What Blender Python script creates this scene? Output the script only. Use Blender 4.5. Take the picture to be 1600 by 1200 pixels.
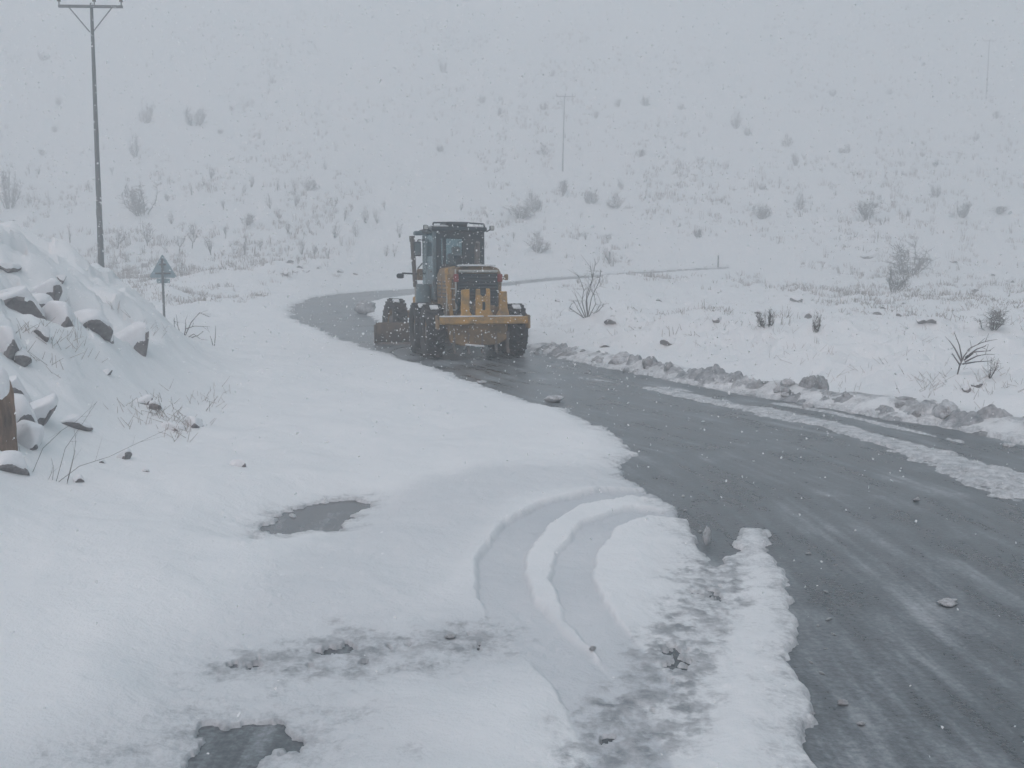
import bpy, bmesh, math, random
import numpy as np
from mathutils import Vector, Matrix, Euler

for o in list(bpy.data.objects):
    bpy.data.objects.remove(o)
scene = bpy.context.scene
COL = scene.collection
R = math.radians

# ------------------------------------------------------------------ camera, sky, sun, exposure
CAM_H, FPX, PITCH = 2.1, 1500.0, math.atan(170.0 / 1500.0)
cam_data = bpy.data.cameras.new('camera')
cam = bpy.data.objects.new('camera', cam_data)
COL.objects.link(cam)
cam.location = (0, 0, CAM_H)
cam.rotation_euler = (R(90) - PITCH, 0, 0)
cam_data.sensor_width = 36.0
cam_data.lens = 36.0 * FPX / 1600.0
cam_data.clip_start, cam_data.clip_end = 0.05, 2000
scene.camera = cam

SUN_EL, SUN_AZ = R(52), R(208)          # azimuth clockwise from +Y: behind the camera's left shoulder
world = bpy.data.worlds.new('World')
scene.world = world
world.use_nodes = True
wn, wl = world.node_tree.nodes, world.node_tree.links
wn.clear()
sky = wn.new('ShaderNodeTexSky')
sky.sky_type = 'NISHITA'
sky.sun_disc = False
sky.sun_elevation = SUN_EL
sky.sun_rotation = SUN_AZ
sky.air_density, sky.dust_density, sky.ozone_density = 1.0, 4.0, 1.0
grey = wn.new('ShaderNodeHueSaturation')       # the cloud deck takes most of the blue out
grey.inputs['Saturation'].default_value = 1.08
grey.inputs['Hue'].default_value = 0.435
bg = wn.new('ShaderNodeBackground')
bg.inputs['Strength'].default_value = 0.15
wo = wn.new('ShaderNodeOutputWorld')
wl.new(sky.outputs[0], grey.inputs['Color'])
wl.new(grey.outputs[0], bg.inputs[0])
wl.new(bg.outputs[0], wo.inputs[0])

sun_data = bpy.data.lights.new('sun', 'SUN')
sun_data.energy = 0.8
sun_data.angle = R(60)
sun_data.color = (1.0, 0.98, 0.96)
sun = bpy.data.objects.new('sun', sun_data)
COL.objects.link(sun)
sun.rotation_euler = Euler((R(90) - SUN_EL, 0, math.pi - SUN_AZ), 'XYZ')
sun.location = (0, 0, 60)

vs = scene.view_settings
vs.view_transform, vs.look, vs.gamma = 'Standard', 'None', 1.0
vs.use_curve_mapping = False
vs.exposure = 0.18
cy = scene.cycles
cy.use_denoising = True
cy.max_bounces, cy.diffuse_bounces, cy.glossy_bounces = 5, 2, 2
cy.transmission_bounces, cy.volume_bounces, cy.transparent_max_bounces = 4, 2, 8
cy.use_adaptive_sampling = True
cy.adaptive_threshold = 0.03

# ------------------------------------------------------------------ small tools
def tag(o, label=None, cat=None, group=None, kind=None):
    if label: o['label'] = label
    if cat: o['category'] = cat
    if group: o['group'] = group
    if kind: o['kind'] = kind
    return o

def empty(name, loc=(0, 0, 0), rz=0.0):
    o = bpy.data.objects.new(name, None)
    COL.objects.link(o)
    o.location = loc
    o.rotation_euler = (0, 0, rz)
    o.empty_display_size = 0.3
    return o

def link_mesh(name, me, mat, parent=None, smooth=False):
    if mat is not None and not me.materials:
        me.materials.append(mat)
    if smooth:
        me.polygons.foreach_set('use_smooth', [True] * len(me.polygons))
    o = bpy.data.objects.new(name, me)
    COL.objects.link(o)
    if parent is not None:
        o.parent = parent
    return o

def np_mesh(name, verts, faces, quads=True):
    me = bpy.data.meshes.new(name)
    verts = np.asarray(verts, dtype=np.float32)
    faces = np.asarray(faces, dtype=np.int32)
    k = faces.shape[1]
    me.vertices.add(len(verts))
    me.vertices.foreach_set('co', verts.ravel())
    me.loops.add(faces.size)
    me.loops.foreach_set('vertex_index', faces.ravel())
    me.polygons.add(len(faces))
    me.polygons.foreach_set('loop_start', np.arange(0, faces.size, k, dtype=np.int32))
    me.update(calc_edges=True)
    me.validate()
    return me

def copy_thing(o, parent=None):
    c = o.copy()
    COL.objects.link(c)
    c.parent = parent
    for ch in [x for x in o.children]:
        copy_thing(ch, c)
    return c

# noise on numpy arrays -------------------------------------------------
def _hash(ix, iy, seed):
    h = (ix.astype(np.int64) * 374761393 + iy.astype(np.int64) * 668265263 + seed * 974711) & 0xFFFFFFFF
    h = ((h ^ (h >> 13)) * 1274126177) & 0xFFFFFFFF
    h = h ^ (h >> 16)
    return (h & 0xFFFFFF).astype(np.float64) / float(0xFFFFFF)

def vnoise(x, y, seed=0):
    x = np.asarray(x, dtype=np.float64); y = np.asarray(y, dtype=np.float64)
    ix, iy = np.floor(x), np.floor(y)
    fx, fy = x - ix, y - iy
    fx = fx * fx * fx * (fx * (fx * 6 - 15) + 10)
    fy = fy * fy * fy * (fy * (fy * 6 - 15) + 10)
    a, b = _hash(ix, iy, seed), _hash(ix + 1, iy, seed)
    c, d = _hash(ix, iy + 1, seed), _hash(ix + 1, iy + 1, seed)
    return ((a * (1 - fx) + b * fx) * (1 - fy) + (c * (1 - fx) + d * fx) * fy) * 2 - 1

def fbm(x, y, octaves=4, seed=0, gain=0.5):
    s, amp, f, t = 0.0, 1.0, 1.0, 0.0
    for i in range(octaves):
        s = s + amp * vnoise(x * f + 17.3 * i, y * f - 9.1 * i, seed + i)
        t += amp
        amp *= gain
        f *= 2.03
    return s / t

def sstep(a, b, x):
    t = np.clip((x - a) / (b - a), 0, 1)
    return t * t * (3 - 2 * t)

def seg_dist(X, Y, P, closed=True):
    """distance to a polyline, and the arc length at the nearest point"""
    P = np.asarray(P, float)
    best = np.full(np.shape(X), 1e9)
    arc = np.zeros(np.shape(X))
    n = len(P)
    s0 = 0.0
    for i in range(n if closed else n - 1):
        a, b = P[i], P[(i + 1) % n]
        d = b - a
        L2 = d @ d + 1e-12
        t = np.clip(((X - a[0]) * d[0] + (Y - a[1]) * d[1]) / L2, 0, 1)
        q = np.hypot(X - a[0] - t * d[0], Y - a[1] - t * d[1])
        m = q < best
        best = np.where(m, q, best)
        arc = np.where(m, s0 + t * math.sqrt(L2), arc)
        s0 += math.sqrt(L2)
    return best, arc

def poly_sd(X, Y, P):
    """signed distance, negative inside"""
    d, _ = seg_dist(X, Y, P)
    P = np.asarray(P, float)
    inside = np.zeros(np.shape(X), bool)
    n = len(P)
    for i in range(n):
        (x1, y1), (x2, y2) = P[i], P[(i + 1) % n]
        if y1 == y2:
            continue
        c = ((y1 > Y) != (y2 > Y)) & (X < (x2 - x1) * (Y - y1) / (y2 - y1) + x1)
        inside ^= c
    return np.where(inside, -d, d)

def near_only(fn, X, Y, P, margin, *a, **k):
    """run a distance function only around the outline; elsewhere return the margin"""
    P_ = np.asarray(P, float)
    m = (X > P_[:, 0].min() - margin) & (X < P_[:, 0].max() + margin) & (Y > P_[:, 1].min() - margin) & (Y < P_[:, 1].max() + margin)
    d = np.full(np.shape(X), float(margin)); arc = np.zeros(np.shape(X))
    if m.any():
        r = fn(X[m], Y[m], P, *a, **k)
        if isinstance(r, tuple):
            d[m] = r[0]; arc[m] = r[1]
        else:
            d[m] = r
    return (d, arc) if fn is seg_dist else d

def worley(x, y, seed=0):
    """distance to the nearest of one jittered point per unit cell, and that cell's own random number"""
    ix, iy = np.floor(x), np.floor(y)
    best = np.full(np.shape(x), 9.0); cid = np.zeros(np.shape(x))
    for dx in (-1, 0, 1):
        for dy in (-1, 0, 1):
            cx, cy_ = ix + dx, iy + dy
            d = np.hypot(cx + _hash(cx, cy_, seed) - x, cy_ + _hash(cx, cy_, seed + 7) - y)
            m = d < best
            best = np.where(m, d, best); cid = np.where(m, _hash(cx, cy_, seed + 13), cid)
    return best, cid

# ------------------------------------------------------------------ the lie of the land (metres; camera stands at 0,0 looking along +Y)
_by = np.array([-80, 0, 26, 34, 42, 52, 65, 75, 83, 100, 125, 158, 200, 262, 275, 600])
_bz = np.array([0, 0, 0, .06, .38, .72, 1.10, 1.75, 2.80, 7.6, 15.6, 31, 53, 87, 88.5, 88.5])
_ty = np.linspace(-80, 600, 3401)
_tz = np.interp(_ty, _by, _bz)
_k = np.ones(31) / 31
_tz = np.convolve(np.pad(_tz, 15, mode='edge'), _k, 'valid')

TOE = [(-3.3, -6), (-3.6, 3), (-4.0, 7.7), (-4.55, 12), (-5.6, 18.5), (-8.2, 25), (-11.2, 31), (-14.5, 36), (-22, 44), (-40, 55)]

def bank_d(X, Y):
    """distance uphill of the foot of the roadside cut on the left (negative = on the flat)"""
    tx = np.interp(Y, [p[1] for p in TOE], [p[0] for p in TOE])
    return (tx - X) * np.interp(Y, [0, 18, 30, 60], [0.98, 0.95, 0.72, 0.72])

def base(X, Y):
    X = np.asarray(X, float); Y = np.asarray(Y, float)
    z = np.interp(Y + 0.06 * np.abs(X) * sstep(40, 90, Y), _ty, _tz)
    # gentle gullies on the hillside
    far = sstep(75, 130, Y)
    z = z + far * (1.6 * fbm(X * .028, Y * .012, 3, 5) + .5 * fbm(X * .09, Y * .06, 3, 9))
    # the cut slope on the left
    d = bank_d(X, Y)
    H = np.interp(Y, [0, 6, 14, 20, 26, 31, 36, 42], [2.8, 3.6, 5.0, 5.6, 3.8, 2.2, .9, 0])
    d0 = d
    d = (np.sqrt(d * d + .5) + d) * .5 - .05
    b = H * (1 - np.exp(-np.clip(d, 0, None) * 0.68 / np.maximum(H, .3) * 1.25)) + np.clip(d - 2, 0, 30) * .05 * sstep(0, .5, H)
    z = z + np.where(d0 > -3, np.maximum(b, 0), 0)
    return z

_c, _s = math.cos(PITCH), math.sin(PITCH)
def pix_ray(px, py):
    u, v = (px - 800.0) / FPX, (600.0 - py) / FPX
    return np.array([u, _c + v * _s, -_s + v * _c])

_tt = np.concatenate([np.linspace(2.2, 40, 1500), np.linspace(40.05, 330, 3000)])
def at(px, py, dz=0.0):
    """where the line of sight through a point of the photograph meets the land"""
    d = pix_ray(px, py)
    t = _tt / d[1]
    x, y, z = d[0] * t, d[1] * t, CAM_H + d[2] * t
    g = base(x, y) + dz
    k = np.argmax(z < g)
    if z[k] >= g[k]:
        k = len(t) - 1
    if k > 0:
        f0, f1 = z[k - 1] - g[k - 1], z[k] - g[k]
        w = f0 / (f0 - f1) if f0 > f1 else 0
        x_, y_ = x[k - 1] + w * (x[k] - x[k - 1]), y[k - 1] + w * (y[k] - y[k - 1])
    else:
        x_, y_ = x[0], y[0]
    return float(x_), float(y_)

def line(pts, dz=0.0):
    return [at(a, b, dz) for a, b in pts]

# outlines of what the grader has laid bare ----------------------------------
LEFT_EDGE = line([(1275, 1195), (1262, 1080), (1246, 990), (1246, 930), (1215, 870), (1195, 836), (1160, 828), (1140, 870), (1120, 892), (1100, 872),
                  (1078, 835), (1058, 800), (1022, 775), (985, 752), (976, 722), (1000, 712), (975, 690), (940, 668), (885, 645), (838, 632), (790, 617), (735, 600), (680, 577),
                  (610, 557), (545, 535), (490, 513), (455, 497), (450, 487), (462, 476), (490, 465), (530, 459), (580, 455), (650, 451), (720, 446),
                  (790, 441), (860, 434), (950, 428), (1060, 421), (1140, 417)])
FAR_EDGE = line([(1140, 420), (1060, 424), (950, 432), (860, 439), (790, 447), (720, 454), (650, 461), (600, 466), (578, 472), (566, 484), (580, 497),
                 (600, 508), (680, 520), (760, 532)])
RIGHT_EDGE = line([(828, 548), (880, 560), (940, 572), (1000, 585), (1060, 596), (1120, 608), (1200, 622), (1290, 637), (1380, 653), (1470, 667), (1540, 680), (1598, 694)])
RIGHT_EDGE += [(6.9, 9.5), (7.0, 7), (7.0, 3), (7.0, -12)]
ROAD_POLY = [(1.25, -12), (1.25, 2.5)] + LEFT_EDGE + FAR_EDGE + RIGHT_EDGE
PUDDLE = line([(416, 838), (418, 822), (446, 806), (480, 796), (516, 783), (566, 779), (558, 792), (560, 800), (536, 806), (552, 812), (522, 820), (530, 828), (500, 833), (460, 836)])
PUDDLE2 = line([(250, 1230), (300, 1198), (340, 1160), (372, 1138), (448, 1133), (440, 1150), (420, 1160), (452, 1168), (402, 1182), (372, 1206), (330, 1235)])
SLUSH_PATCH = line([(392, 1040), (470, 1026), (520, 1016), (600, 1010), (690, 1000), (748, 1008), (700, 1022), (620, 1030), (560, 1045), (480, 1054)])
TRACK_A = line([(1050, 775), (960, 782), (880, 802), (818, 836), (782, 886), (790, 944), (838, 1000), (900, 1062), (950, 1120), (985, 1195), (1000, 1260)])
TRACK_B = line([(1075, 812), (1000, 812), (935, 838), (898, 880), (892, 925), (920, 975), (965, 1025), (1010, 1080)])
SLUSH_LANE = line([(1120, 890), (1100, 940), (1080, 990), (1060, 1040), (1030, 1090), (990, 1150), (950, 1210), (930, 1260)])
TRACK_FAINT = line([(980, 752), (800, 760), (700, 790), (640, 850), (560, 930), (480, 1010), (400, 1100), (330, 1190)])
STRIPE_1 = line([(1010, 606), (1120, 628), (1200, 644), (1280, 660), (1360, 682), (1440, 706), (1520, 732), (1600, 768)]) + [(5.9, 8.0), (5.8, 6), (5.7, 2)]
STRIPE_2 = line([(900, 590), (1000, 601), (1100, 614), (1200, 628), (1300, 645), (1400, 668), (1500, 690)])
STRIPE_3 = line([(860, 622), (940, 626), (1010, 640), (1080, 655), (1160, 672)])
STRIPE_4 = line([(1400, 700), (1470, 712), (1540, 728), (1600, 740)])
MOUNDS = [(at(1090, 545), 2.6, 1.2, .50), (at(960, 530), 1.3, 1.2, .35), (at(1290, 560), 2.2, 1.3, .42), (at(830, 510), 1.6, 2.2, .5), (at(1010, 455), 4.5, 4, .8),
          (at(880, 470), 3.2, 3, .5), (at(1480, 640), 1.8, .9, .25), (at(480, 430), 4.5, 4, 1.0), (at(250, 470), 2.4, 1.6, .5), (at(350, 445), 4.0, 3, .7)]

def snow(X, Y, detail=True):
    """height of the snow surface over the bare land, plus slush and dirt amounts"""
    E = near_only(poly_sd, X, Y, ROAD_POLY, 6.0)
    dr, arc = near_only(seg_dist, X, Y, RIGHT_EDGE, 4.0, closed=False)
    inner = E < 0
    n1 = fbm(X * .9, Y * .9, 3, 21)
    Xr, Yr = X * .79 + Y * .61, Y * .79 - X * .61
    n2 = fbm(Xr * 4.2, Yr * 4.2, 3, 31)
    n3 = fbm(Xr * 12, Yr * 12, 3, 41, .65)
    wob = np.clip(Y / 14, .55, 1.6)
    Er = E + (.10 * n1 + .12 * n2 + .085 * n3) * wob
    qp = np.full(np.shape(X), 2.0)
    for P, a in ((PUDDLE, .20), (PUDDLE2, .24)):
        q = near_only(poly_sd, X, Y, P, 2.0)
        qp = np.minimum(qp, q)
        Er = np.minimum(Er, (q + a * n2 + .04 * n3 + .0) * 1.5)
    q = near_only(poly_sd, X, Y, SLUSH_PATCH, 2.0)
    # broken slush: only the deepest pits reach the tarmac
    Er = np.where(q < .4, np.minimum(Er, .16 + .3 * sstep(-.1, .4, q) + .34 * n2 + .22 * n3), Er)
    lane, _ = near_only(seg_dist, X, Y, SLUSH_LANE, 2.0, closed=False)
    Er = np.where(lane < .7, np.minimum(Er, .20 + .6 * sstep(.08, .40, lane) + .32 * n2 + .24 * n3), Er)
    D = .095 + .04 * n1 + .06 * sstep(1, 5, E)
    thin = np.maximum(1 - sstep(.1, .9, q), 1 - sstep(.16, .55, lane))      # slush lies thinner than the fresh snow
    Eh = E + .12 * n1 + .1 * n2
    h = -.035 + (.035 + .38 * D) * sstep(-.015, .06, Er) + .62 * D * sstep(.03, .6, Eh) * (1 - thin) * sstep(-.01, .05, Er) + .010 * n2 * sstep(0, .3, Er)
    slush = np.clip(1 - Er / .45, 0, 1) * .5
    # wheel tracks through the turning place: pressed, wetter snow of an even grey
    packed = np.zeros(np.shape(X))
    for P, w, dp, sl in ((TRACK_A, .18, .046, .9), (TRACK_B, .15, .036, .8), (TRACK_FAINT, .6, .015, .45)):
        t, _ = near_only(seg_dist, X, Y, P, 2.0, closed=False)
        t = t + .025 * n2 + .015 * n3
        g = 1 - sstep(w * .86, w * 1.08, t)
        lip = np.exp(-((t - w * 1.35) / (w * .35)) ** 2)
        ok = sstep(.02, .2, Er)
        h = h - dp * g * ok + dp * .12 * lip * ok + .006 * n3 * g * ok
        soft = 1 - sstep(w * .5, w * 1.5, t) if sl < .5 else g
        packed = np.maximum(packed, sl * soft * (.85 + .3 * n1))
        slush = np.maximum(slush, .10 * sl * g)
        h = np.where(Er > .03, np.maximum(h, .012 + .008 * n3), h)
    slush = np.maximum(slush, (1 - sstep(.10, .48, lane + .16 * n2)) * (.50 + .5 * n3))
    slush = np.maximum(slush, (1 - sstep(-.1, .6, q + .25 * n2)) * (.50 + .4 * n3))
    slush = np.maximum(slush, (1 - sstep(-.02, .35, near_only(poly_sd, X, Y, PUDDLE, 2.0) + .15 * n2)) * .45)
    slush = np.maximum(slush, (1 - sstep(.0, .9, near_only(poly_sd, X, Y, PUDDLE2, 2.0) + .3 * n1 + .2 * n2)) * .42)
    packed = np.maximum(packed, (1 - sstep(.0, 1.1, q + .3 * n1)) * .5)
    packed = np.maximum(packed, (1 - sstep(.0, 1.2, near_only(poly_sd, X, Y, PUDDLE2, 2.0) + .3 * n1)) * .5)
    # ridge left by the blade along the right verge
    out = np.where(inner, -dr, dr)
    ridge = np.exp(-((out - .52) / .36) ** 2)
    lump = .5 + .5 * fbm(arc * 1.3, out * 1.3, 3, 55)
    lump2 = fbm(X * 5.5, Y * 5.5, 3, 57)
    on = (Y > 1) & (out > -.4) & (out < 3)
    h = np.where(on, h + ridge * (.06 + .12 * lump ** 1.5), h)
    slush = np.where(on, np.maximum(slush, ridge * np.clip(.42 + .5 * lump2, 0, 1)), slush)
    dirt = np.where(on, ridge * np.clip(.25 + .6 * fbm(X * 3, Y * 3, 2, 77), 0, 1) * .6, 0)
    # ribbons of snow that fell off the blade on to the lane
    for P, w, hh, lo in ((STRIPE_1, .19, .035, -.9), (STRIPE_2, .10, .018, -.3)):
        t, s = near_only(seg_dist, X, Y, P, 2.0, closed=False)
        if P is STRIPE_1:
            w = np.interp(Y, [8, 12, 17, 24], [.50, .38, .24, .12])
        g = 1 - sstep(w * .3, w, t + w * (.45 * fbm(s * .8, t * 3, 2, 60) + .5 * n2 + .3 * n3))
        g = g * sstep(lo - .2, lo + .2, fbm(s * .5, s * 0 + 3, 2, 66) + .12)
        h = np.maximum(h, -.035 + (.035 + hh) * g)
        slush = np.where(inner & (g > .05), np.maximum(slush, .30), slush)
    h = h + np.where((out > 0) & (X > np.interp(Y, [p[1] for p in RIGHT_EDGE[::-1]], [p[0] for p in RIGHT_EDGE[::-1]])), .36 * sstep(1.0, 3.9, out) * (1 - sstep(30, 44, Y)) * (.7 + .6 * n1), 0)
    # rolling verge and mounds
    far = sstep(.6, 3.5, E)
    bd = bank_d(X, Y)
    flat = 1 - sstep(-.5, 1.2, bd) * .0
    right = sstep(0, 2, X - 2)
    h = h + far * (.05 * n1 + (.03 + .20 * sstep(14, 40, Y) + .18 * right) * fbm(X * .30, Y * .30, 3, 71) + .5 * sstep(35, 80, Y) * .4 * fbm(X * .11, Y * .11, 2, 73))
    h = h + far * sstep(24, 50, Y) * (.13 * fbm(X * 1.1, Y * 1.1, 3, 75) + .22 * np.clip(fbm(X * .5, Y * .8, 3, 76), -.1, 1) * sstep(40, 70, Y)) + far * right * (.07 * n2 + .16 * np.clip(fbm(X * 1.3, Y * .9, 2, 78) - .05, 0, 1)) * sstep(10, 20, Y)
    for (mx, my), sx, sy, mh in MOUNDS:
        h = h + mh * np.exp(-((X - mx) / sx) ** 2 - ((Y - my) / sy) ** 2) * sstep(.3, 1.5, E)
    # round the puddles and in the slush the snow is only a few centimetres deep
    fl = np.maximum(thin * .85, 1 - sstep(.05, .8, qp))
    hs = -.035 + .052 * sstep(-.015, .03, Er) + (.012 * n2 + .012 * n3) * sstep(.0, .1, Er)
    h = h + (hs - h) * fl
    # snow pillows over the rubble of the cut
    bb = sstep(.2, 1.6, bd) * (1 - sstep(34, 42, Y))
    pil = 1 - np.abs(fbm(X * .75 + .3 * n1, Y * .55, 2, 81)) * 2.2
    rub, rid = worley(X / .85 + .2 * n2, Y / .85, 85)
    h = h + bb * (.12 + .30 * np.clip(pil, -.4, 1) + .15 * fbm(X * 1.9, Y * 1.9, 3, 83) + .30 * (rid - .3) * np.sqrt(np.clip(1 - (rub / .75) ** 2, 0, 1)))
    return h, np.clip(slush, 0, 1), np.clip(dirt, 0, 1), Er, np.clip(packed, 0, 1)

def ground_z(x, y):
    X, Y = np.array([x], float), np.array([y], float)
    return float((base(X, Y) + snow(X, Y)[0])[0])

# ------------------------------------------------------------------ materials
def new_mat(name):
    m = bpy.data.materials.new(name)
    m.use_nodes = True
    nt = m.node_tree
    b = nt.nodes['Principled BSDF']
    return m, nt, nt.nodes, nt.links, b

def paint(name, col, rough=.6, metal=0.0, var=.25, scale=6.0, grime=None, grime_amt=.5, bump=.0, spec=.5, coord='Object'):
    """plain surface with uneven tone and an optional second, dirtier colour in blotches"""
    m, nt, N, L, b = new_mat(name)
    tc = N.new('ShaderNodeTexCoord')
    n = N.new('ShaderNodeTexNoise'); n.inputs['Scale'].default_value = scale; n.inputs['Detail'].default_value = 6
    L.new(tc.outputs[coord], n.inputs['Vector'])
    r = N.new('ShaderNodeValToRGB')
    r.color_ramp.elements[0].position, r.color_ramp.elements[1].position = .3, .72
    r.color_ramp.elements[0].color = (*[c * (1 - var) for c in col], 1)
    r.color_ramp.elements[1].color = (*[min(1, c * (1 + var)) for c in col], 1)
    L.new(n.outputs['Fac'], r.inputs[0])
    out = r.outputs[0]
    if grime:
        n2 = N.new('ShaderNodeTexNoise'); n2.inputs['Scale'].default_value = scale * .45; n2.inputs['Detail'].default_value = 8; n2.inputs['Roughness'].default_value = .65
        L.new(tc.outputs[coord], n2.inputs['Vector'])
        r2 = N.new('ShaderNodeValToRGB')
        r2.color_ramp.elements[0].position, r2.color_ramp.elements[1].position = .62 - grime_amt * .4, .72 - grime_amt * .1
        L.new(n2.outputs['Fac'], r2.inputs[0])
        mx = N.new('ShaderNodeMix'); mx.data_type = 'RGBA'
        L.new(r2.outputs[0], mx.inputs[0]); L.new(out, mx.inputs[6]); mx.inputs[7].default_value = (*grime, 1)
        out = mx.outputs[2]
    L.new(out, b.inputs['Base Color'])
    b.inputs['Roughness'].default_value = rough
    b.inputs['Metallic'].default_value = metal
    b.inputs['Specular IOR Level'].default_value = spec
    if bump:
        bp = N.new('ShaderNodeBump'); bp.inputs['Strength'].default_value = bump; bp.inputs['Distance'].default_value = .02
        L.new(n.outputs['Fac'], bp.inputs['Height']); L.new(bp.outputs[0], b.inputs['Normal'])
    return m

def snow_material():
    m, nt, N, L, b = new_mat('snow')
    geo = N.new('ShaderNodeNewGeometry')
    def noise(sc, det=5, rough=.55):
        n = N.new('ShaderNodeTexNoise'); n.inputs['Scale'].default_value = sc; n.inputs['Detail'].default_value = det; n.inputs['Roughness'].default_value = rough
        L.new(geo.outputs['Position'], n.inputs['Vector']); return n
    a = N.new('ShaderNodeAttribute'); a.attribute_name = 'slush'
    d = N.new('ShaderNodeAttribute'); d.attribute_name = 'dirt'
    clean = N.new('ShaderNodeValToRGB')
    clean.color_ramp.elements[0].color = (.76, .78, .80, 1); clean.color_ramp.elements[1].color = (.86, .87, .88, 1)
    L.new(noise(.7).outputs['Fac'], clean.inputs[0])
    wet = N.new('ShaderNodeValToRGB')
    wet.color_ramp.elements[0].position, wet.color_ramp.elements[1].position = .35, .7
    wet.color_ramp.elements[0].color = (.19, .21, .23, 1); wet.color_ramp.elements[1].color = (.52, .53, .55, 1)
    L.new(noise(9, 6, .65).outputs['Fac'], wet.inputs[0])
    def mth(op, x, y):
        k = N.new('ShaderNodeMath'); k.operation = op
        for i_, q in enumerate((x, y)):
            if isinstance(q, (int, float)): k.inputs[i_].default_value = q
            else: L.new(q, k.inputs[i_])
        return k.outputs[0]
    brk = mth('ADD', mth('MULTIPLY', noise(7, 6, .7).outputs['Fac'], 1.5), mth('MULTIPLY', noise(32, 4, .7).outputs['Fac'], 1.1))
    fac = mth('MULTIPLY', mth('ADD', mth('MULTIPLY', a.outputs['Fac'], 1.5), mth('SUBTRACT', brk, 1.72)), 1.9)
    fac = mth('MULTIPLY', mth('MINIMUM', mth('MAXIMUM', fac, 0.0), 1.0), mth('MINIMUM', mth('MULTIPLY', a.outputs['Fac'], 6.0), 1.0))
    fac = mth('ADD', mth('MULTIPLY', fac, .6), mth('MULTIPLY', a.outputs['Fac'], .4))
    m1 = N.new('ShaderNodeMix'); m1.data_type = 'RGBA'
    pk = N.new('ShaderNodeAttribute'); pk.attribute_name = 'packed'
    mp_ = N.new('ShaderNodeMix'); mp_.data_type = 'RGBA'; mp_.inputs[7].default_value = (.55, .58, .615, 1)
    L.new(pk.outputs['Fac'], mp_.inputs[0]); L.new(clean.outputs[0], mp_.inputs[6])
    L.new(fac, m1.inputs[0]); L.new(mp_.outputs[2], m1.inputs[6]); L.new(wet.outputs[0], m1.inputs[7])
    m2 = N.new('ShaderNodeMix'); m2.data_type = 'RGBA'; m2.inputs[7].default_value = (.17, .16, .155, 1)
    L.new(d.outputs['Fac'], m2.inputs[0]); L.new(m1.outputs[2], m2.inputs[6])
    L.new(m2.outputs[2], b.inputs['Base Color'])
    b.inputs['Roughness'].default_value = .75
    b.inputs['Specular IOR Level'].default_value = .25
    bp = N.new('ShaderNodeBump'); bp.inputs['Strength'].default_value = .45; bp.inputs['Distance'].default_value = .05
    L.new(noise(5, 7, .6).outputs['Fac'], bp.inputs['Height'])
    bp2 = N.new('ShaderNodeBump'); bp2.inputs['Strength'].default_value = .5; bp2.inputs['Distance'].default_value = .014
    L.new(noise(45, 3, .6).outputs['Fac'], bp2.inputs['Height']); L.new(bp.outputs[0], bp2.inputs['Normal'])
    L.new(bp2.outputs[0], b.inputs['Normal'])
    return m

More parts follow.
